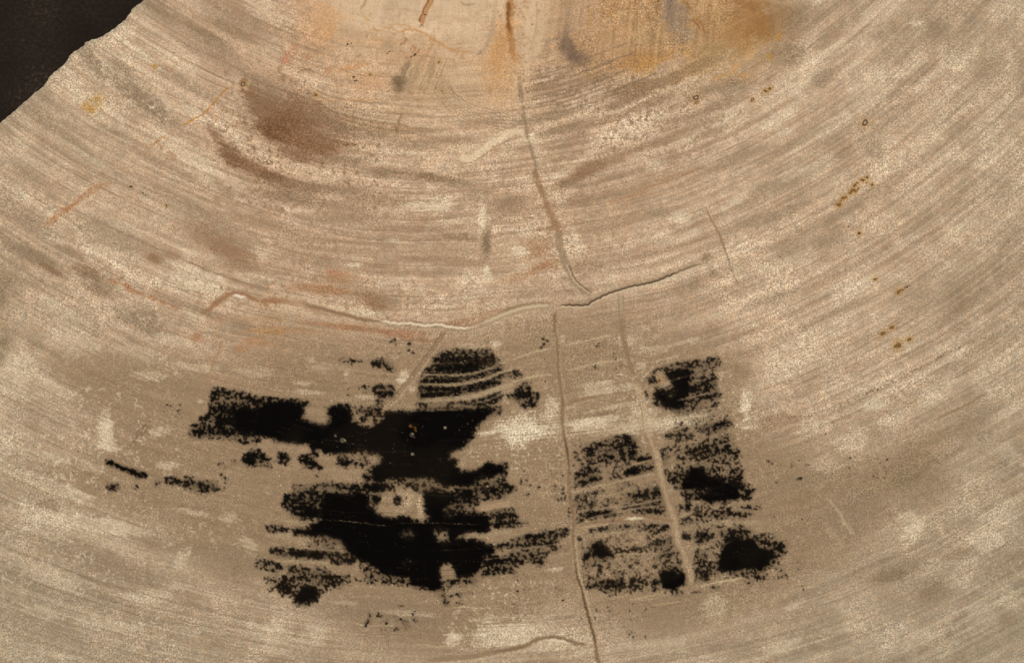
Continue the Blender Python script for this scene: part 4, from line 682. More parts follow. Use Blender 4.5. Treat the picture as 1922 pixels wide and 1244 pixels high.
stroke(h3[:-1], 1.9, (88, 68, 48), .97, .9, .2, .10, z=-2.2, a=0)
stroke(h3, 1.3, (206, 188, 156), .85, .9, .2, .08, side=3.4, z=.7, a=0)  # lit lower edge of the crack, painted pale
stroke(h3[9:], 1.8, (178, 156, 124), .9, 1.0, .2, .2, side=1)
blob(1327, 482, 12, 8, (136, 112, 84), .7, ang=-20)
blob(1335, 510, 8, 16, (150, 128, 100), .6, ang=-10)
m2 = P('g', [(815, 945), (822, 1060), (832, 1244)]) + P('C', [(852, 90), (880, 200), (905, 290), (945, 350), (955, 440), (1000, 600), (1012, 720), (1060, 850), (1100, 980), (1150, 1200)]) + P('G', [(1195, 100), (1222, 200), (1252, 330), (1300, 450), (1340, 580), (1362, 680)])
VEINS['right'] = (smooth_line(m2), 6)
stroke(m2[:4], 5.0, (176, 156, 126), .8, 2, .3, .1, a=.3)
stroke(m2[:4], 1.2, (146, 124, 96), .8, 1.2, .4, .1, side=-5); stroke(m2[:4], 1.2, (140, 118, 90), .8, 1.2, .5, .1, side=4)
stroke(m2[1:7], 3.6, (146, 118, 90), .9, 2.2, .9, .15, a=.3, dk=1, z=-.5)
stroke(m2[6:], 4.5, (188, 162, 128), .7, 3.5, .7, .05, a=1.1, dk=1)
stroke(m2[6:], 7.5, None, .8, 4, .6, .05, dk=1)
stroke(m2[7:], 1.0, (140, 118, 90), .6, 1.2, .6, .1, side=5)
m3 = P('g', [(332, 1085), (322, 1160), (325, 1244)]) + P('C', [(342, 60), (347, 180), (352, 300), (370, 420), (385, 550), (380, 640), (390, 760), (413, 880), (428, 1000), (430, 1100), (440, 1244)]) + P('G', [(462, 120), (468, 220), (462, 300), (475, 450), (492, 580), (530, 700), (560, 820), (600, 970), (625, 1060), (640, 1180), (662, 1260)])
VEINS['middle'] = (smooth_line(m3), 5)
stroke(m3, 6.0, (170, 146, 114), .3, 3, .9, .01, a=.8, dk=1)
stroke(m3, 2.7, (137, 111, 83), .92, 2.0, .9, .006, a=.7, z=-.25)
stroke(m3[1:10], .8, (196, 174, 140), .3, 1.0, .5, .1, side=-5.5)  # painted side highlight; more follow along the same crack
stroke(m3[9:13], 1.0, (92, 72, 52), .85, .8, .2, .2, side=-.8, z=-1.2)
stroke(m3[17:24], 1.1, (96, 76, 54), .85, .8, .2, .15, side=.5, z=-1.2)
stroke(m3[15:22], 1.5, (198, 176, 142), .7, 1.1, .3, .2, side=-4.5, z=.6)
stroke(m3[5:], .8, (190, 166, 132), .25, 1.1, .5, .1, side=4.5)
b1 = vein('b1', P('C', [(395, 575), (410, 548), (480, 522), (560, 505), (640, 490), (720, 465)]), 3.5)
stroke(b1, 2.4, (146, 118, 88), .8, 1.6, .7, .15, a=.5, z=-.2)
stroke(P('C', [(395, 590), (430, 575), (500, 550)]), 1.4, (206, 188, 154), .6, 1.2, .4, .3)
stroke(P('C', [(340, 712), (400, 716), (470, 716)]), 2.6, (160, 132, 102), .8, 1.6, .5, .3); stroke(P('C', [(400, 745), (450, 730)]), 3, (160, 132, 102), .7, 1.6, .5, .2, sm=False)
b2 = vein('b2', P('G', [(475, 235), (560, 200), (650, 185), (820, 172), (930, 150), (1050, 152), (1150, 168), (1245, 185)]), 5)
stroke(b2, 6.0, (164, 138, 106), .6, 3, .5, .05, dk=1)
stroke(b2, 2.9, (144, 116, 88), .85, 1.6, .8, .08, a=.2, z=-.4)
stroke(P('G', [(810, 172), (870, 162), (950, 156), (1040, 158)]), 2.5, (226, 210, 178), .97, .9, .15, .4, a=0, z=.7)
stroke(P('G', [(480, 232), (600, 218), (760, 200)]), 1.2, (198, 172, 134), .8, 1, .4, .2)
b3 = vein('b3', P('F', [(1200, 1235), (1400, 1215), (1600, 1198), (1750, 1168), (1920, 1138)]) + P('G', [(100, 1112), (180, 1072), (300, 1050), (400, 1070), (500, 1098), (620, 1108)]), 6)
stroke(b3, 4.2, (150, 124, 95), .8, 2.8, .8, .12, a=.3, z=-.4)
stroke(b3[3:], 2.4, (132, 108, 82), .7, 1.8, .4, .12)
stroke(b3, 2.0, (200, 180, 148), .7, 1.6, .4, .12, side=7)
stroke(P('G', [(205, 1086), (250, 1074), (310, 1070), (380, 1080), (440, 1095), (495, 1106)]), 2.3, (226, 210, 178), .97, .9, .15, .35, a=0, z=.7)
b4 = vein('b4', P('B', [(1430, -20), (1385, 60), (1320, 150), (1230, 270), (1150, 380), (1080, 460), (1000, 560)]), 6)
stroke(b4, 6.5, (176, 152, 120), .5, 3, .5, .05, dk=1)
stroke(b4, 4.2, (150, 124, 96), .88, 1.4, .5, .08, a=.9, z=-.3)
stroke(b4, .8, (118, 96, 72), .8, .9, .7, .08, side=4.6); stroke(b4, .8, (190, 168, 136), .6, .9, .7, .08, side=-5)
b5 = vein('b5', P('g', [(1455, 300), (1500, 400), (1540, 470), (1570, 540), (1620, 680), (1660, 800), (1750, 960)]), 3)
stroke(b5[:5], 2.4, (152, 128, 98), .85, 1.5, .4, .15, a=.3); stroke(b5, 1.2, (148, 124, 96), .6, 1.3, .6, .15)
stroke(b5[:3], .9, (206, 176, 128), .8, .9, .4, .2, side=-2)
b6 = P('D', [(1710, 435), (1600, 490), (1500, 548), (1350, 620), (1200, 690)])
stroke(b6, 2.6, (150, 124, 96), .85, 1.5, .4, .2, a=.3)
stroke(P('H', [(440, 0), (500, 60), (540, 120), (600, 210), (660, 290)]), 3.4, (194, 172, 140), .75, 3, .9, .1, a=1.1)
stroke(P('A', [(1690, 0), (1660, 100), (1600, 240), (1560, 380)]), 2.5, (164, 132, 100), .6, 2.5, .9, .2)
stroke(P('A', [(1730, 0), (1700, 100), (1640, 240)]), 2.5, (192, 168, 136), .5, 2.5, .9, .2)
stroke(P('B', [(1075, 1012), (1140, 970), (1200, 945), (1280, 940), (1340, 938), (1440, 940)]), .9, (70, 66, 56), .85, .9, .3, .1)
# dotted growth line on the right
dl = P('D', [(150, 650), (450, 595), (700, 485), (950, 372), (1200, 245), (1400, 135), (1700, 20)])
sl = smooth_line(dl)
DOTS = []
for k in range(150):
    i = random.randrange(len(sl) - 1); t = random.random()
    DOTS.append((sl[i][0] * (1 - t) + sl[i+1][0] * t, sl[i][1] * (1 - t) + sl[i+1][1] * t + random.gauss(0, 1.6)))
for q in P('A', [(990, 840), (1030, 790), (1060, 740), (1090, 700)]):
    for k in range(5):
        DOTS.append((q[0] + random.uniform(-5, 12), q[1] + random.uniform(-5, 5)))
for q in DOTS:
    w = win(q[0] - 4, q[1] - 4, q[0] + 4, q[1] + 4)
    m = sst(2.2, .4, np.hypot(X[w] - q[0], Y[w] - q[1])) * .55
    C[w] = lerp(C[w], np.array((112, 88, 62), np.float32), m[..., None])
for a_, b_ in [((1000, 780), (1110, 690)), ((1010, 810), (1080, 730)), ((970, 870), (1040, 780)), ((1050, 790), (1130, 700))]:
    stroke(P('A', [a_, b_]), .8, (96, 76, 54), .8, .8, .9, .2, sm=False)

# pits (own meshes) get a rusty halo in the face
PITS = [('b', 690, 333, 2.2, 0), ('b', 717, 328, 1.6, 0), ('b', 835, 275, 1.0, 0), ('b', 1004, 388, 1.8, 0), ('b', 988, 402, 1.6, 1), ('b', 735, 579, 2.6, 0), ('b', 742, 608, 1.8, 0), ('b', 757, 606, 1.8, 0), ('b', 858, 562, 2.0, 1), ('b', 451, 713, 3.0, 1),
        ('b', 1195, 412, 2.6, 0), ('b', 1166, 430, 1.6, 0), ('b', 1397, 684, 1.6, 1), ('b', 1350, 662, 1.4, 1), ('b', 1374, 470, 2.2, 1), ('b', 1270, 112, 1.8, 0), ('c', 155, 185, 1.6, 0), ('c', 1385, 733, 5.4, 3), ('c', 1388, 771, 3.0, 3), ('c', 1808, 751, 3.6, 3), ('c', 1908, 686, 3.0, 1),
        ('c', 1235, 956, 1.4, 0), ('c', 1272, 829, 1.2, 0), ('c', 1100, 12, 2.4, 1), ('d', 20, 666, 3.0, 1), ('d', 734, 922, 6.0, 3), ('e', 983, 157, 2.6, 0), ('e', 872, 98, 1.2, 0), ('e', 1073, 206, 1.8, 0), ('e', 1092, 221, 1.3, 0), ('e', 1250, 300, 2.0, 1), ('a', 1825, 632, 4.6, 3),
        ('h', 716, 108, 3.4, 1), ('h', 750, 90, 2.6, 1), ('h', 788, 143, 3.0, 1), ('h', 655, 150, 3.2, 1), ('h', 676, 130, 1.8, 1), ('h', 640, 185, 4.4, 2), ('h', 622, 206, 3.0, 2), ('h', 660, 190, 3.0, 2), ('h', 684, 172, 2.4, 2), ('h', 570, 243, 4.0, 2), ('h', 590, 236, 2.4, 2), ('h', 537, 294, 4.6, 2),
        ('h', 609, 457, 1.7, 0), ('h', 690, 508, 3.6, 1), ('h', 98, 686, 1.3, 0), ('h', 810, 852, 3.0, 1), ('h', 988, 945, 4.4, 2), ('h', 1016, 932, 2.2, 1), ('h', 1033, 918, 1.8, 1), ('h', 1050, 909, 2.2, 0), ('h', 1070, 900, 1.3, 0), ('h', 1605, 930, 1.6, 0), ('h', 935, 1214, 4.2, 2), ('h', 816, 1143, 1.2, 0),
        ('D', 868, 14, 4.6, 2), ('D', 1066, 60, 4.2, 2), ('D', 980, 103, 6.4, 2), ('D', 767, 540, 1.6, 0), ('D', 437, 769, 1.6, 0), ('g', 178, 542, 1.1, 0), ('g', 486, 803, 1.4, 0), ('g', 155, 1138, 1.2, 0), ('f', 1902, 1230, 1.4, 0), ('C', 250, 204, 1.4, 0), ('C', 254, 377, 1.6, 0), ('C', 820, 734, 1.2, 0),
        ('h', 555, 262, 1.5, 1), ('h', 745, 128, 1.2, 1), ('C', 1110, 368, 3.0, 1)]
PIT_PX = [(OFF[t][0] + a / 4, OFF[t][1] + b / 4, r * 1.0, k) for t, a, b, r, k in PITS]
for x, y, r, k in PIT_PX:
    if k: blob(x, y, r * 2.0 + 1.5, r * 1.7 + 1.5, (176, 136, 84), .6 if k != 3 else .4, ang=-35, rag=.9)

# ---------------- mix the black in
SPK = rank(.42 * ISO3 + .62 * GRN + .18 * ISO2)
def bblur(a, n):
    a = a.astype(np.float64)
    c = np.cumsum(np.pad(a, ((n + 1, n), (0, 0)), mode='edge'), 0); a = (c[2*n+1:] - c[:-2*n-1]) / (2*n+1)
    c = np.cumsum(np.pad(a, ((0, 0), (n + 1, n)), mode='edge'), 1); return ((c[:, 2*n+1:] - c[:, :-2*n-1]) / (2*n+1)).astype(np.float32)
DH = bblur(bblur(D, 3), 3)           # translucent quartz clouded by the mineral below it
halo = sst(.05, .85, DH + .25 * (GRN - .5) * sst(0, .3, DH))
C = lerp(C, lerp(C * .62, c3(92, 78, 56), .5), (halo * .85)[..., None])
DE = .72 * D + .28 * DH
BL = sst(-.17, .17, DE - .02 - SPK * .97)
BL = np.where(DE < .03, 0, BL)
BL = lerp(BL, bblur(BL, 1), .35)
BL = BL * (1 - .8 * (1 - KB) * sst(1.15, .5, D))
for t_, cx_, cy_, r_, k_ in [('B', 455, 620, 34, .9), ('B', 640, 860, 34, .7), ('B', 260, 830, 34, .7), ('B', 480, 690, 30, .6), ('B', 900, 900, 34, .8), ('B', 1180, 620, 20, .7), ('B', 1300, 1120, 46, .7), ('B', 1480, 930, 26, .7), ('F', 600, 320, 40, .8), ('F', 1140, 280, 22, .8), ('F', 900, 110, 26, .5), ('F', 1400, 100, 36, .7), ('F', 700, 460, 26, .4), ('B', 1640, 1060, 30, .5)]:
    cx_ = OFF[t_][0] + cx_ / 4; cy_ = OFF[t_][1] + cy_ / 4
    w = win(cx_ - r_, cy_ - r_, cx_ + r_, cy_ + r_); q_ = sst(1, .4, np.hypot(X[w] - cx_, Y[w] - cy_) / r_)
    BL[w] = lerp(BL[w], bblur(bblur(BL[w], 3), 2), q_ * k_ * .45)
C = lerp(C, lerp(c3(6, 4, 3), c3(30, 22, 13), (sst(.5, 1, ISO1) * .5 + .5 * sst(1.2, .6, D))[..., None]), BL[..., None])
A = A * (.55 + .95 * lerp(ISO2, LNG, .4)) * (.7 + .6 * ISO1)
A = A * (1 - BL)
random.seed(9)
for k in range(420):                 # tiny bright quartz grains
    x_, y_ = random.choice([(random.uniform(1050, 1460), random.uniform(780, 1120)), (random.uniform(480, 1040), random.uniform(640, 1130)), (random.uniform(350, 1500), random.uniform(600, 1150))])
    w = win(x_ - 3, y_ - 3, x_ + 3, y_ + 3)
    m = sst(1.9, .5, np.hypot(X[w] - x_, Y[w] - y_)) * random.uniform(.3, .8) * (1 - .9 * BL[w])
    C[w] = lerp(C[w], np.array((226, 212, 186), np.float32), m[..., None])
for k in range(900):                 # and dark ones, in short rows along the rings
    r_ = random.uniform(1480, 2080); t_ = random.uniform(-.36, .42)
    for q_ in range(random.randint(1, 4)):
        x_ = RC[0] + r_ * math.sin(t_ + q_ * .0035); y_ = RC[1] + r_ * math.cos(t_ + q_ * .0035) + random.uniform(-2, 2)
        w = win(x_ - 3, y_ - 3, x_ + 3, y_ + 3)
        if w[0].stop <= w[0].start or w[1].stop <= w[1].start: continue
        m = sst(1.8, .3, np.hypot(X[w] - x_, Y[w] - y_)) * random.uniform(.15, .55)
        C[w] = lerp(C[w], np.array((88, 70, 50), np.float32), m[..., None])
# pale and rusty grains inside the black
GR = [('B', 650, 815, 5, 1), ('B', 670, 820, 3, 1), ('B', 600, 780, 3, 0), ('B', 612, 865, 2, 0), ('B', 850, 722, 2.2, 0), ('B', 825, 760, 1.5, 0), ('B', 826, 818, 1.8, 0), ('B', 1165, 708, 3.6, 2), ('B', 1195, 725, 3.6, 2), ('B', 1200, 745, 2.5, 2), ('B', 1175, 775, 4.4, 1), ('B', 1190, 795, 2, 0), ('B', 1100, 757, 2, 0), ('B', 1255, 712, 2, 0),
      ('B', 1238, 730, 1.6, 0), ('B', 1422, 722, 3, 1), ('B', 1528, 742, 1.6, 0), ('B', 1627, 668, 2.2, 0), ('B', 1592, 692, 1.6, 0), ('B', 1562, 828, 2, 0), ('B', 1178, 920, 3.2, 1), ('B', 1010, 985, 1.8, 1), ('B', 1386, 963, 1.8, 2), ('B', 1140, 815, 1.5, 0), ('B', 1030, 880, 1.6, 0), ('B', 1038, 850, 1.4, 0), ('B', 85, 988, 2, 1), ('F', 565, 125, 1.6, 0),
      ('F', 826, 287, 1.4, 0), ('F', 1466, 35, 1.5, 1), ('F', 1115, 370, 1.3, 0), ('F', 1050, 348, 1.3, 0), ('F', 632, 688, 1.8, 1), ('F', 422, 668, 1.8, 0), ('B', 500, 830, 1.2, 0), ('F', 1525, 512, 1.2, 0)]
for t, a, b, r, k in GR:
    x, y = OFF[t][0] + a / 4, OFF[t][1] + b / 4
    w = win(x - 8, y - 8, x + 8, y + 8)
    d = np.hypot(X[w] - x, (Y[w] - y) * 1.2)
    m = (sst(r * .75, r * .35, np.abs(d - r * .45)) if r > 2.4 else sst(r, r * .2, d)) * .8 * (.4 + .9 * GRN[w])
    C[w] = lerp(C[w], np.array([(120, 112, 96), (150, 138, 112), (124, 84, 42)][k], np.float32), np.clip(m, 0, 1)[..., None])
# the lens's bluish-grey fringe along the rim is painted in below
# ------------------------------------------------------------------ slab outline
OUT = [(272, 0), (262, 8), (250, 16), (243, 27), (235, 37), (226, 44), (215, 53), (204, 61), (192, 68), (184, 72), (172, 75), (160, 80), (157, 86), (148, 92), (138, 98), (130, 105), (128, 110), (121, 121), (113, 128),
       (100, 138), (92, 147), (86, 157), (76, 167), (64, 175), (54, 185), (45, 192), (36, 200), (26, 210), (14, 220), (0, 232), (-30, 256), (-70, 300), (-200, 420), (-420, 640), (-600, 900), (-700, 1200), (-640, 1560), (-380, 1900), (60, 2150),
       (620, 2300), (1250, 2310), (1850, 2150), (2350, 1820), (2650, 1400), (2760, 900), (2640, 400), (2350, 0), (1950, -330), (1500, -520), (1050, -560), (700, -430), (480, -250), (340, -80), (300, -30)]
def dense_outline(pts):
    out = []
    n = len(pts)
    for k in range(n):
        a, b = pts[k], pts[(k + 1) % n]
        l = math.hypot(b[0]-a[0], b[1]-a[1])
        near = -120 < a[0] < 500 and -120 < a[1] < 400
        m = max(1, int(l / (1.5 if near else 14)))
        for i in range(m):
            t = i / m
            x, y = a[0] + (b[0]-a[0]) * t, a[1] + (b[1]-a[1]) * t
            nx, ny = (b[1]-a[1]) / l, -(b[0]-a[0]) / l
            am = .7 if near else 8
            s_ = (am * math.sin(x * .13 + y * .21) * .5 + am * .5 * math.sin(x * .37 - y * .29) + am * .35 * math.sin(x * .9 + y * 1.1)) * (1 if not near else 1)
            out.append((x + nx * s_, y + ny * s_))
    return out
OUTD = dense_outline(OUT)
on = np.array(OUTD, np.float32)
# inside test for the whole grid, exact distance only near the line
ins = np.zeros((NY, NX), bool)
pp = [tuple(q) for q in OUTD]
for k in range(len(pp)):
    a = pp[k]; b = pp[(k + 1) % len(pp)]
    if a[1] == b[1]: continue
    y0, y1 = min(a[1], b[1]), max(a[1], b[1])
    j0, j1 = np.searchsorted(YS, y0, 'right' if False else 'left'), np.searchsorted(YS, y1, 'left')
    if j1 <= j0: continue
    yy = YS[j0:j1]
    xc = (b[0] - a[0]) * (yy - a[1]) / (b[1] - a[1]) + a[0]
    ins[j0:j1] ^= XS[None, :] < xc[:, None]
# rim tint painting the lens's colour fringe, by distance to the visible outline
near = [q for q in pp if -80 < q[0] < 320 and -60 < q[1] < 320]
w = win(-60, -60, 330, 330)
dd = np.full(X[w].shape, 1e9, np.float32)
for q in near[::1]:
    dd = np.minimum(dd, np.hypot(X[w] - q[0], Y[w] - q[1]))
m = sst(5, .5, dd) * .5
C[w] = lerp(C[w], np.array((150, 142, 126), np.float32), m[..., None])
m = sst(26, 4, dd + 14 * (ISO2[w] - .5)) * .22
C[w] = lerp(C[w], np.array((138, 126, 104), np.float32), m[..., None])
Z[w] -= sst(2.5, 0, dd) * 1.2

# gentle unevenness of the polish
Z += .6 * (fbm(X / 90, Y / 90, 101, 2) - .5) + .10 * (STK2 - .5) * 1.0
Z -= .25 * BL * 0
VX = X.astype(np.float32).copy(); VY = Y.astype(np.float32).copy()
# snap the border vertices onto the outline
fin = ins[:-1, :-1] & ins[1:, :-1] & ins[:-1, 1:] & ins[1:, 1:]
vin = np.zeros((NY, NX), bool)
vin[:-1, :-1] |= fin; vin[1:, :-1] |= fin; vin[:-1, 1:] |= fin; vin[1:, 1:] |= fin
cnt = np.zeros((NY, NX), np.int8)
cnt[:-1, :-1] += fin; cnt[1:, :-1] += fin; cnt[:-1, 1:] += fin; cnt[1:, 1:] += fin
bj, bi = np.nonzero(vin & (cnt < 4))
A0 = on; A1 = np.roll(on, -1, 0); DV = A1 - A0; L2 = (DV ** 2).sum(1) + 1e-9
for j, i in zip(bj, bi):
    p = np.array((X[j, i], Y[j, i]), np.float32)
    t = np.clip(((p - A0) * DV).sum(1) / L2, 0, 1)
    q = A0 + DV * t[:, None]
    k = ((q - p) ** 2).sum(1).argmin()
    VX[j, i], VY[j, i] = q[k]

# ------------------------------------------------------------------ colour to attribute
C = C + (sst(800, 100, Y) * sst(1500, 900, X) * sst(200, 500, X) * (1 - BL))[..., None] * c3(4, 0, -1)
GAIN = 1.12      # light gathered per unit of white, see the lamps
cc = np.clip(C, 0, 255) / 255.0
lin = np.where(cc <= .04045, cc / 12.92, ((cc + .055) / 1.055) ** 2.4) / GAIN
lin = np.clip(lin, .0008, .85).astype(np.float32)

# ------------------------------------------------------------------ materials
def nodes(name):
    m = bpy.data.materials.new(name); m.use_nodes = True
    nt = m.node_tree
    return m, nt, nt.nodes["Principled BSDF"]
def mk(nt, kind, **kw):
    n = nt.nodes.new(kind)
    for k, v in kw.items(): setattr(n, k, v)
    return n
def stone_material(name, rough=.42, spec=.12, fleck=1.0):
    m, nt, bs = nodes(name)
    lk = nt.links.new
    at = mk(nt, 'ShaderNodeAttribute', attribute_name='mineral')
    fl = mk(nt, 'ShaderNodeAttribute', attribute_name='fleck')
    tc = mk(nt, 'ShaderNodeTexCoord')
    def noise(sc, det=2.0, rg=.6, dist=0.0):
        n = mk(nt, 'ShaderNodeTexNoise'); n.inputs['Scale'].default_value = sc
        n.inputs['Detail'].default_value = det; n.inputs['Roughness'].default_value = rg; n.inputs['Distortion'].default_value = dist
        lk(tc.outputs['Object'], n.inputs['Vector']); return n
    n1 = noise(3300, 1.5, .75, .4); n2 = noise(800, 1.0)
    def math_(op, a, b=None, c=None):
        n = mk(nt, 'ShaderNodeMath', operation=op)
        for k, v in enumerate((a, b, c)):
            if v is None: continue
            if isinstance(v, (int, float)): n.inputs[k].default_value = v
            else: lk(v, n.inputs[k])
        return n.outputs[0]
    s = math_('MULTIPLY', n1.outputs['Fac'], .80)
    s = math_('MULTIPLY_ADD', n2.outputs['Fac'], .20, s)
    mr = mk(nt, 'ShaderNodeMapRange', interpolation_type='SMOOTHSTEP'); mr.inputs['From Min'].default_value = .36; mr.inputs['From Max'].default_value = .70
    mr.inputs['To Min'].default_value = -.50; mr.inputs['To Max'].default_value = .78
    lk(s, mr.inputs['Value'])
    k = math_('MULTIPLY', mr.outputs[0], fl.outputs['Fac'])
    k = math_('MULTIPLY_ADD', k, .54 * fleck, 1.0)
    mul = mk(nt, 'ShaderNodeVectorMath', operation='SCALE')
    lk(at.outputs['Color'], mul.inputs[0]); lk(k, mul.inputs['Scale'])
    # the pale cells are a touch warmer
    hs = mk(nt, 'ShaderNodeHueSaturation'); hs.inputs['Saturation'].default_value = 1.0
    lk(mul.outputs[0], hs.inputs['Color'])
    lk(hs.outputs[0], bs.inputs['Base Color'])
    bs.inputs['Roughness'].default_value = rough
    bs.inputs['Specular IOR Level'].default_value = spec
    rr = math_('MULTIPLY_ADD', n2.outputs['Fac'], .25, rough - .12); lk(rr, bs.inputs['Roughness'])
    bp = mk(nt, 'ShaderNodeBump'); bp.inputs['Strength'].default_value = .22; bp.inputs['Distance'].default_value = 1.2e-5
    lk(s, bp.inputs['Height']); lk(bp.outputs[0], bs.inputs['Normal'])
    return m
M_FACE = stone_material("cut_stone_wood")
M_VEIN = stone_material("vein_filling", .5, .15, .9)
M_BLACK = stone_material("black_mineral", .45, .04, .9)
M_CORE = stone_material("core_wood", .38, .15, .9)

# ------------------------------------------------------------------ parts of the face: every part takes its own cells of the survey grid
cx = (X[:-1, :-1] + X[1:, 1:]) / 2; cy = (Y[:-1, :-1] + Y[1:, 1:]) / 2
owner = np.zeros(fin.shape, np.int16)      # 0 = polished face
NAMES = {0: ('polished_face', M_FACE, None)}
def cellwin(w):
    return slice(w[0].start, min(w[0].stop, NY - 1)), slice(w[1].start, min(w[1].stop, NX - 1))
nid = 1
# core
wc, sdc = poly_sd(CORE + [(1060, -200), (470, -200)], 10)
cw = cellwin(wc)
mm = (sdc + 8 * (ISO2[wc] - .5))[:cw[0].stop - cw[0].start, :cw[1].stop - cw[1].start] > 0
owner[cw] = np.where(mm, nid, owner[cw]); NAMES[nid] = ('core', M_CORE, 'smooth cream core with orange stains'); nid += 1
# black patches: loose outline of the black, joined where it touches
def boxblur(a, n):
    k = n
    c = np.cumsum(np.pad(a, ((k + 1, k), (0, 0)), mode='edge'), 0); a = (c[2*k+1:] - c[:-2*k-1]) / (2*k+1)
    c = np.cumsum(np.pad(a, ((0, 0), (k + 1, k)), mode='edge'), 1); a = (c[:, 2*k+1:] - c[:, :-2*k-1]) / (2*k+1)
    return a
i0, i1 = np.searchsorted(XS, -60), np.searchsorted(XS, 1980); j0, j1 = np.searchsorted(YS, -60), np.searchsorted(YS, 1300)
bb = boxblur(boxblur(BL[j0:j1, i0:i1].astype(np.float64), 3), 3)
Q = 3
small = bb[::Q, ::Q] > .36
lab = np.zeros(small.shape, np.int32); cur = 0; sizes = {}
for (j, i) in zip(*np.nonzero(small)):
    if lab[j, i]: continue
    cur += 1; st = [(j, i)]; lab[j, i] = cur; n_ = 0
    while st:
        a, b = st.pop(); n_ += 1
        for da, db in ((1, 0), (-1, 0), (0, 1), (0, -1)):
            u, v = a + da, b + db
            if 0 <= u < lab.shape[0] and 0 <= v < lab.shape[1] and small[u, v] and not lab[u, v]:
                lab[u, v] = cur; st.append((u, v))
    sizes[cur] = n_
big = sorted([k for k in sizes if sizes[k] >= 14], key=lambda k: -sizes[k])[:40]
remap = np.zeros(cur + 1, np.int16)
for k in big:
    remap[k] = nid
    NAMES[nid] = ('black_patch', M_BLACK, None); nid += 1
labf = np.repeat(np.repeat(remap[lab], Q, 0), Q, 1)[:j1 - j0, :i1 - i0]
sub = owner[j0:j1, i0:i1]
sub[:] = np.where((labf > 0) & (bb > .30), labf, sub)
VN = {'upper': 'upper crack filled with brown mineral', 'long': 'long crack across the face, part cream, part dark', 'right': 'right-hand crack, pale and granular', 'middle': 'long brown crack running to the lower edge'}
for key in ('b5', 'b4', 'b3', 'b2', 'b1', 'right', 'middle', 'upper', 'long'):
    pts, half = VEINS[key]
    w, d, t, sd = pl_dist(pts, half + 3)
    cw = cellwin(w); h_, w_ = cw[0].stop - cw[0].start, cw[1].stop - cw[1].start
    mm = (d < half * (.75 + .5 * ISO2[w]))[:h_, :w_]
    owner[cw] = np.where(mm, nid, owner[cw]); NAMES[nid] = ('crack', M_VEIN, VN.get(key)); nid += 1
owner = np.where(fin, owner, -1)

# ------------------------------------------------------------------ build meshes
def tag(o, **kw):
    for k, v in kw.items():
        if v: o[k] = v
root = bpy.data.objects.new("petrified_wood", None); col.objects.link(root)
root.location = (0, 0, 0)
tag(root, label="polished slab of tan petrified wood with curved growth rings, brown cracks and black mineral patches", category="petrified wood", kind="thing")

RELIEF = .55
def to_world(px, py, z):
    return np.stack([(px - CXP) * S, (CYP - py) * S, TOPZ + z * S * RELIEF], -1)
idx = np.arange(NY * NX, dtype=np.int64).reshape(NY, NX)
WCO = to_world(VX, VY, Z).reshape(-1, 3).astype(np.float32)
LIN = np.concatenate([lin.reshape(-1, 3), np.ones((NY * NX, 1), np.float32)], 1)
FLK = A.reshape(-1)
QA, QB, QC, QD = idx[:-1, :-1], idx[1:, :-1], idx[1:, 1:], idx[:-1, 1:]
def grid_part(k, name, mat, label):
    m = owner == k
    if not m.any(): return None
    q = np.stack([QA[m], QB[m], QC[m], QD[m]], 1)
    used, inv = np.unique(q, return_inverse=True)
    inv = inv.reshape(-1)
    me = bpy.data.meshes.new(name)
    me.vertices.add(len(used)); me.loops.add(len(inv)); me.polygons.add(len(q))
    me.vertices.foreach_set('co', WCO[used].ravel())
    me.loops.foreach_set('vertex_index', inv.astype(np.int32))
    me.polygons.foreach_set('loop_start', np.arange(0, len(inv), 4, dtype=np.int32))
    me.polygons.foreach_set('use_smooth', np.ones(len(q), bool))
    me.update(calc_edges=True)
    a = me.attributes.new('mineral', 'FLOAT_COLOR', 'POINT'); a.data.foreach_set('color', LIN[used].ravel())
    a = me.attributes.new('fleck', 'FLOAT', 'POINT'); a.data.foreach_set('value', FLK[used].astype(np.float32))
    me.materials.append(mat)
    o = bpy.data.objects.new(name, me); col.objects.link(o); o.parent = root
    if label: o['label'] = label
    return o
for k in range(nid):
    grid_part(k, *NAMES[k])

# side of the slab: broken, barky, slightly undercut; and its sawn underside
M_SIDE, nt, bs = nodes("weathered_rind")
tc = mk(nt, 'ShaderNodeTexCoord'); n = mk(nt, 'ShaderNodeTexNoise'); n.inputs['Scale'].default_value = 260; n.inputs['Detail'].default_value = 8
mp = mk(nt, 'ShaderNodeMapping'); mp.inputs['Scale'].default_value = (1, 1, .3)
cr = mk(nt, 'ShaderNodeValToRGB'); cr.color_ramp.elements[0].color = (.05, .04, .028, 1); cr.color_ramp.elements[0].position = .35
cr.color_ramp.elements[1].color = (.30, .24, .17, 1); cr.color_ramp.elements[1].position = .7
nt.links.new(tc.outputs['Object'], mp.inputs[0]); nt.links.new(mp.outputs[0], n.inputs['Vector']); nt.links.new(n.outputs['Fac'], cr.inputs[0]); nt.links.new(cr.outputs[0], bs.inputs['Base Color'])
bp = mk(nt, 'ShaderNodeBump'); bp.inputs['Distance'].default_value = .0008; nt.links.new(n.outputs['Fac'], bp.inputs['Height']); nt.links.new(bp.outputs[0], bs.inputs['Normal'])
bs.inputs['Roughness'].default_value = .9
nO = len(OUTD)
prof = [(-1.0, -2.0), (0.15, -1.3), (0.0, -6.0), (-3, -30), (-8, -90), (-4, -170), (-9, -250), (-18, -296), (-26, -300.0)]
verts = []; faces = []
nrm = (np.roll(on, -1, 0) - np.roll(on, 1, 0)); nrm = np.stack([nrm[:, 1], -nrm[:, 0]], 1); nrm /= np.linalg.norm(nrm, axis=1)[:, None] + 1e-9
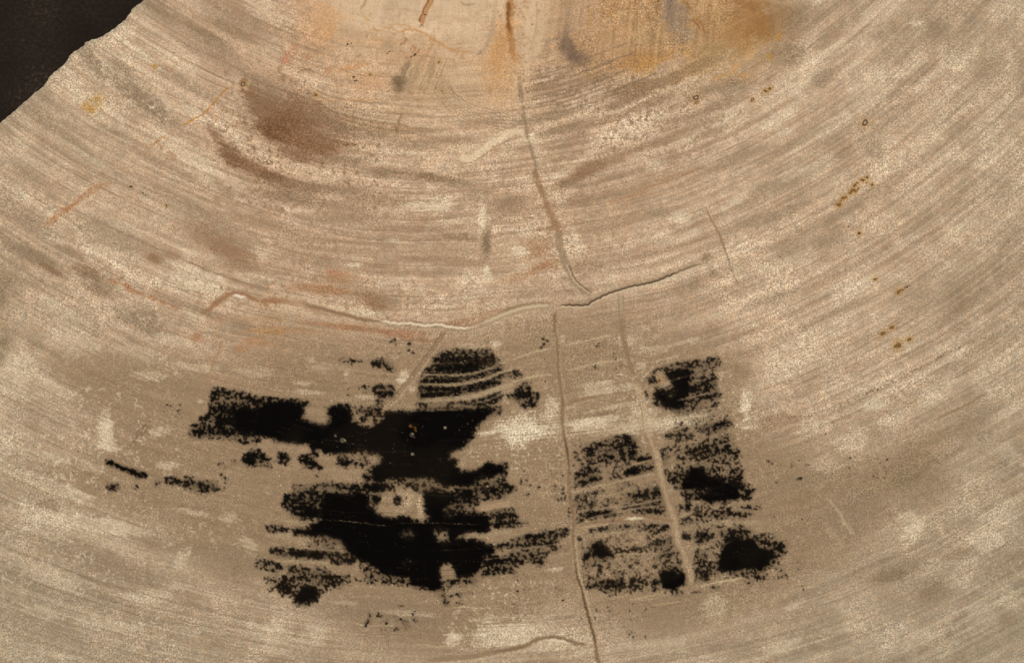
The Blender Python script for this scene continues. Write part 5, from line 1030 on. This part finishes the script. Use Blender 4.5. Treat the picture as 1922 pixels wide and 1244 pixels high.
area2 = (on[:, 0] * np.roll(on[:, 1], -1) - np.roll(on[:, 0], -1) * on[:, 1]).sum()
if area2 < 0: nrm = -nrm
rs = np.random.RandomState(5)
for lv, (o_, z_) in enumerate(prof):
    j_ = 0 if lv < 3 else 2.2
    nz = np.convolve(np.tile(rs.rand(nO) - .5, 3), np.ones(7) / 7, 'same')[nO:2*nO] * j_ * 3
    p = on + nrm * (o_ + nz)[:, None]
    wv = to_world(p[:, 0], p[:, 1], np.full(nO, z_ / RELIEF)); verts += wv.tolist()
for lv in range(len(prof) - 1):
    for k in range(nO):
        k2 = (k + 1) % nO
        f = (lv * nO + k, lv * nO + k2, (lv + 1) * nO + k2, (lv + 1) * nO + k)
        faces.append(f)
def simple(name, verts, faces, mat, parent=None, smooth=True):
    me = bpy.data.meshes.new(name); me.from_pydata(verts, [], faces); me.update()
    me.polygons.foreach_set('use_smooth', [smooth] * len(me.polygons)); me.materials.append(mat)
    o = bpy.data.objects.new(name, me); col.objects.link(o)
    if parent: o.parent = parent
    return o
import bmesh
def fixn(o):
    bm = bmesh.new(); bm.from_mesh(o.data); bmesh.ops.recalc_face_normals(bm, faces=bm.faces); bm.to_mesh(o.data); bm.free()
so = simple('rough_edge', verts, faces, M_SIDE, root)
base = verts[-nO:]
uo = simple('underside', base[::3], [tuple(range(len(base[::3])))], M_SIDE, root, False)

# mineral pits, four kinds, each a small crater or grain of its own
def pit_material(name, dark, rim):
    m, nt, bs = nodes(name)
    tc = mk(nt, 'ShaderNodeTexCoord'); n = mk(nt, 'ShaderNodeTexNoise'); n.inputs['Scale'].default_value = 3500
    cr = mk(nt, 'ShaderNodeValToRGB'); cr.color_ramp.elements[0].color = (*dark, 1); cr.color_ramp.elements[1].color = (*rim, 1)
    cr.color_ramp.elements[0].position = .42; cr.color_ramp.elements[1].position = .62
    nt.links.new(tc.outputs['Object'], n.inputs['Vector']); nt.links.new(n.outputs['Fac'], cr.inputs[0]); nt.links.new(cr.outputs[0], bs.inputs['Base Color'])
    bs.inputs['Roughness'].default_value = .5; bs.inputs['Specular IOR Level'].default_value = .15
    return m
PM = [pit_material("dark_grain", (.02, .015, .01), (.06, .04, .02)), pit_material("rust_grain", (.07, .034, .010), (.24, .12, .035)),
      pit_material("rust_cluster", (.09, .045, .014), (.32, .17, .05)), pit_material("ring_rind", (.06, .032, .014), (.20, .11, .045))]
M_PALEPIT = pit_material("pit_floor", (.22, .15, .08), (.5, .42, .3))
def pit_mesh(kind, seed):
    r = random.Random(seed); n = 18
    wk = .35 if kind == 3 else 1
    wob = [1 + wk * (.22 * math.sin(2 * a + seed) + .16 * math.sin(3 * a + seed * 2) + r.uniform(-.10, .10)) for a in [2 * math.pi * k / n for k in range(n)]]
    prof = [(.12, .06), (.45, .10), (.62, .45), (.8, .5), (1.0, -.25)] if kind == 3 else [(.15, .42), (.5, .40), (.8, .22), (1.0, -.25)]
    vs = [(0, 0, prof[0][1])]
    for rr, z in prof:
        for k in range(n):
            a = 2 * math.pi * k / n
            vs.append((rr * wob[k] * math.cos(a), rr * wob[k] * math.sin(a), z))
    fs = [(0, 1 + k, 1 + (k + 1) % n) for k in range(n)]
    mats = [1 if kind == 3 else 0] * n
    for l in range(len(prof) - 1):
        for k in range(n):
            a = 1 + l * n + k; b = 1 + l * n + (k + 1) % n
            fs.append((a, a + n, b + n, b)); mats.append(1 if kind == 3 and l < 1 else 0)
    me = bpy.data.meshes.new("mineral_pit"); me.from_pydata(vs, [], fs); me.update()
    me.materials.append(PM[kind]); me.materials.append(M_PALEPIT)
    me.polygons.foreach_set('material_index', mats); me.polygons.foreach_set('use_smooth', [True] * len(fs))
    return me
PMESH = {(k, v): pit_mesh(k, 10 * k + v) for k in range(4) for v in range(4)}
for q, (x, y, r, k) in enumerate(PIT_PX):
    o = bpy.data.objects.new("mineral_pit", PMESH[(k, q % 4)]); col.objects.link(o); o.parent = root
    j = min(np.searchsorted(YS, y), NY - 1); i = min(np.searchsorted(XS, x), NX - 1)
    o.location = to_world(np.float32(x), np.float32(y), Z[j, i]).tolist()
    o.scale = (r * S * (1.25 if k == 3 else 1.1), r * S * .85, r * S * .35)
    o.rotation_euler = (0, 0, math.radians(35 + 20 * math.sin(q * 2.1)))

# ------------------------------------------------------------------ table under the slab: dark cloth with a little dust
M_T, nt, bs = nodes("dark_cloth")
tc = mk(nt, 'ShaderNodeTexCoord')
def nz_(sc, det):
    n = mk(nt, 'ShaderNodeTexNoise'); n.inputs['Scale'].default_value = sc; n.inputs['Detail'].default_value = det; nt.links.new(tc.outputs['Object'], n.inputs['Vector']); return n
a1 = nz_(90, 4); a2 = nz_(1500, 3)
mx = mk(nt, 'ShaderNodeMath', operation='MULTIPLY'); nt.links.new(a1.outputs['Fac'], mx.inputs[0]); nt.links.new(a2.outputs['Fac'], mx.inputs[1])
cr = mk(nt, 'ShaderNodeValToRGB')
cr.color_ramp.elements[0].color = (.0145, .0100, .0070, 1); cr.color_ramp.elements[0].position = .16
cr.color_ramp.elements[1].color = (.026, .0182, .0124, 1); cr.color_ramp.elements[1].position = .36
e = cr.color_ramp.elements.new(.46); e.color = (.05, .040, .030, 1)
nt.links.new(mx.outputs[0], cr.inputs[0]); nt.links.new(cr.outputs[0], bs.inputs['Base Color'])
bs.inputs['Roughness'].default_value = .85; bs.inputs['Specular IOR Level'].default_value = .1
bp = mk(nt, 'ShaderNodeBump'); bp.inputs['Distance'].default_value = .0002; bp.inputs['Strength'].default_value = .6; nt.links.new(a2.outputs['Fac'], bp.inputs['Height']); nt.links.new(bp.outputs[0], bs.inputs['Normal'])
T = simple('table_surface', [(-1.2, -1.2, 0), (1.2, -1.2, 0), (1.2, 1.2, 0), (-1.2, 1.2, 0)], [(0, 1, 2, 3)], M_T, None, False)
tag(T, kind='structure', label='dark brown cloth surface under the stone slab')
print("SCENE BUILT", nid, "parts,", len(PIT_PX), "pits")
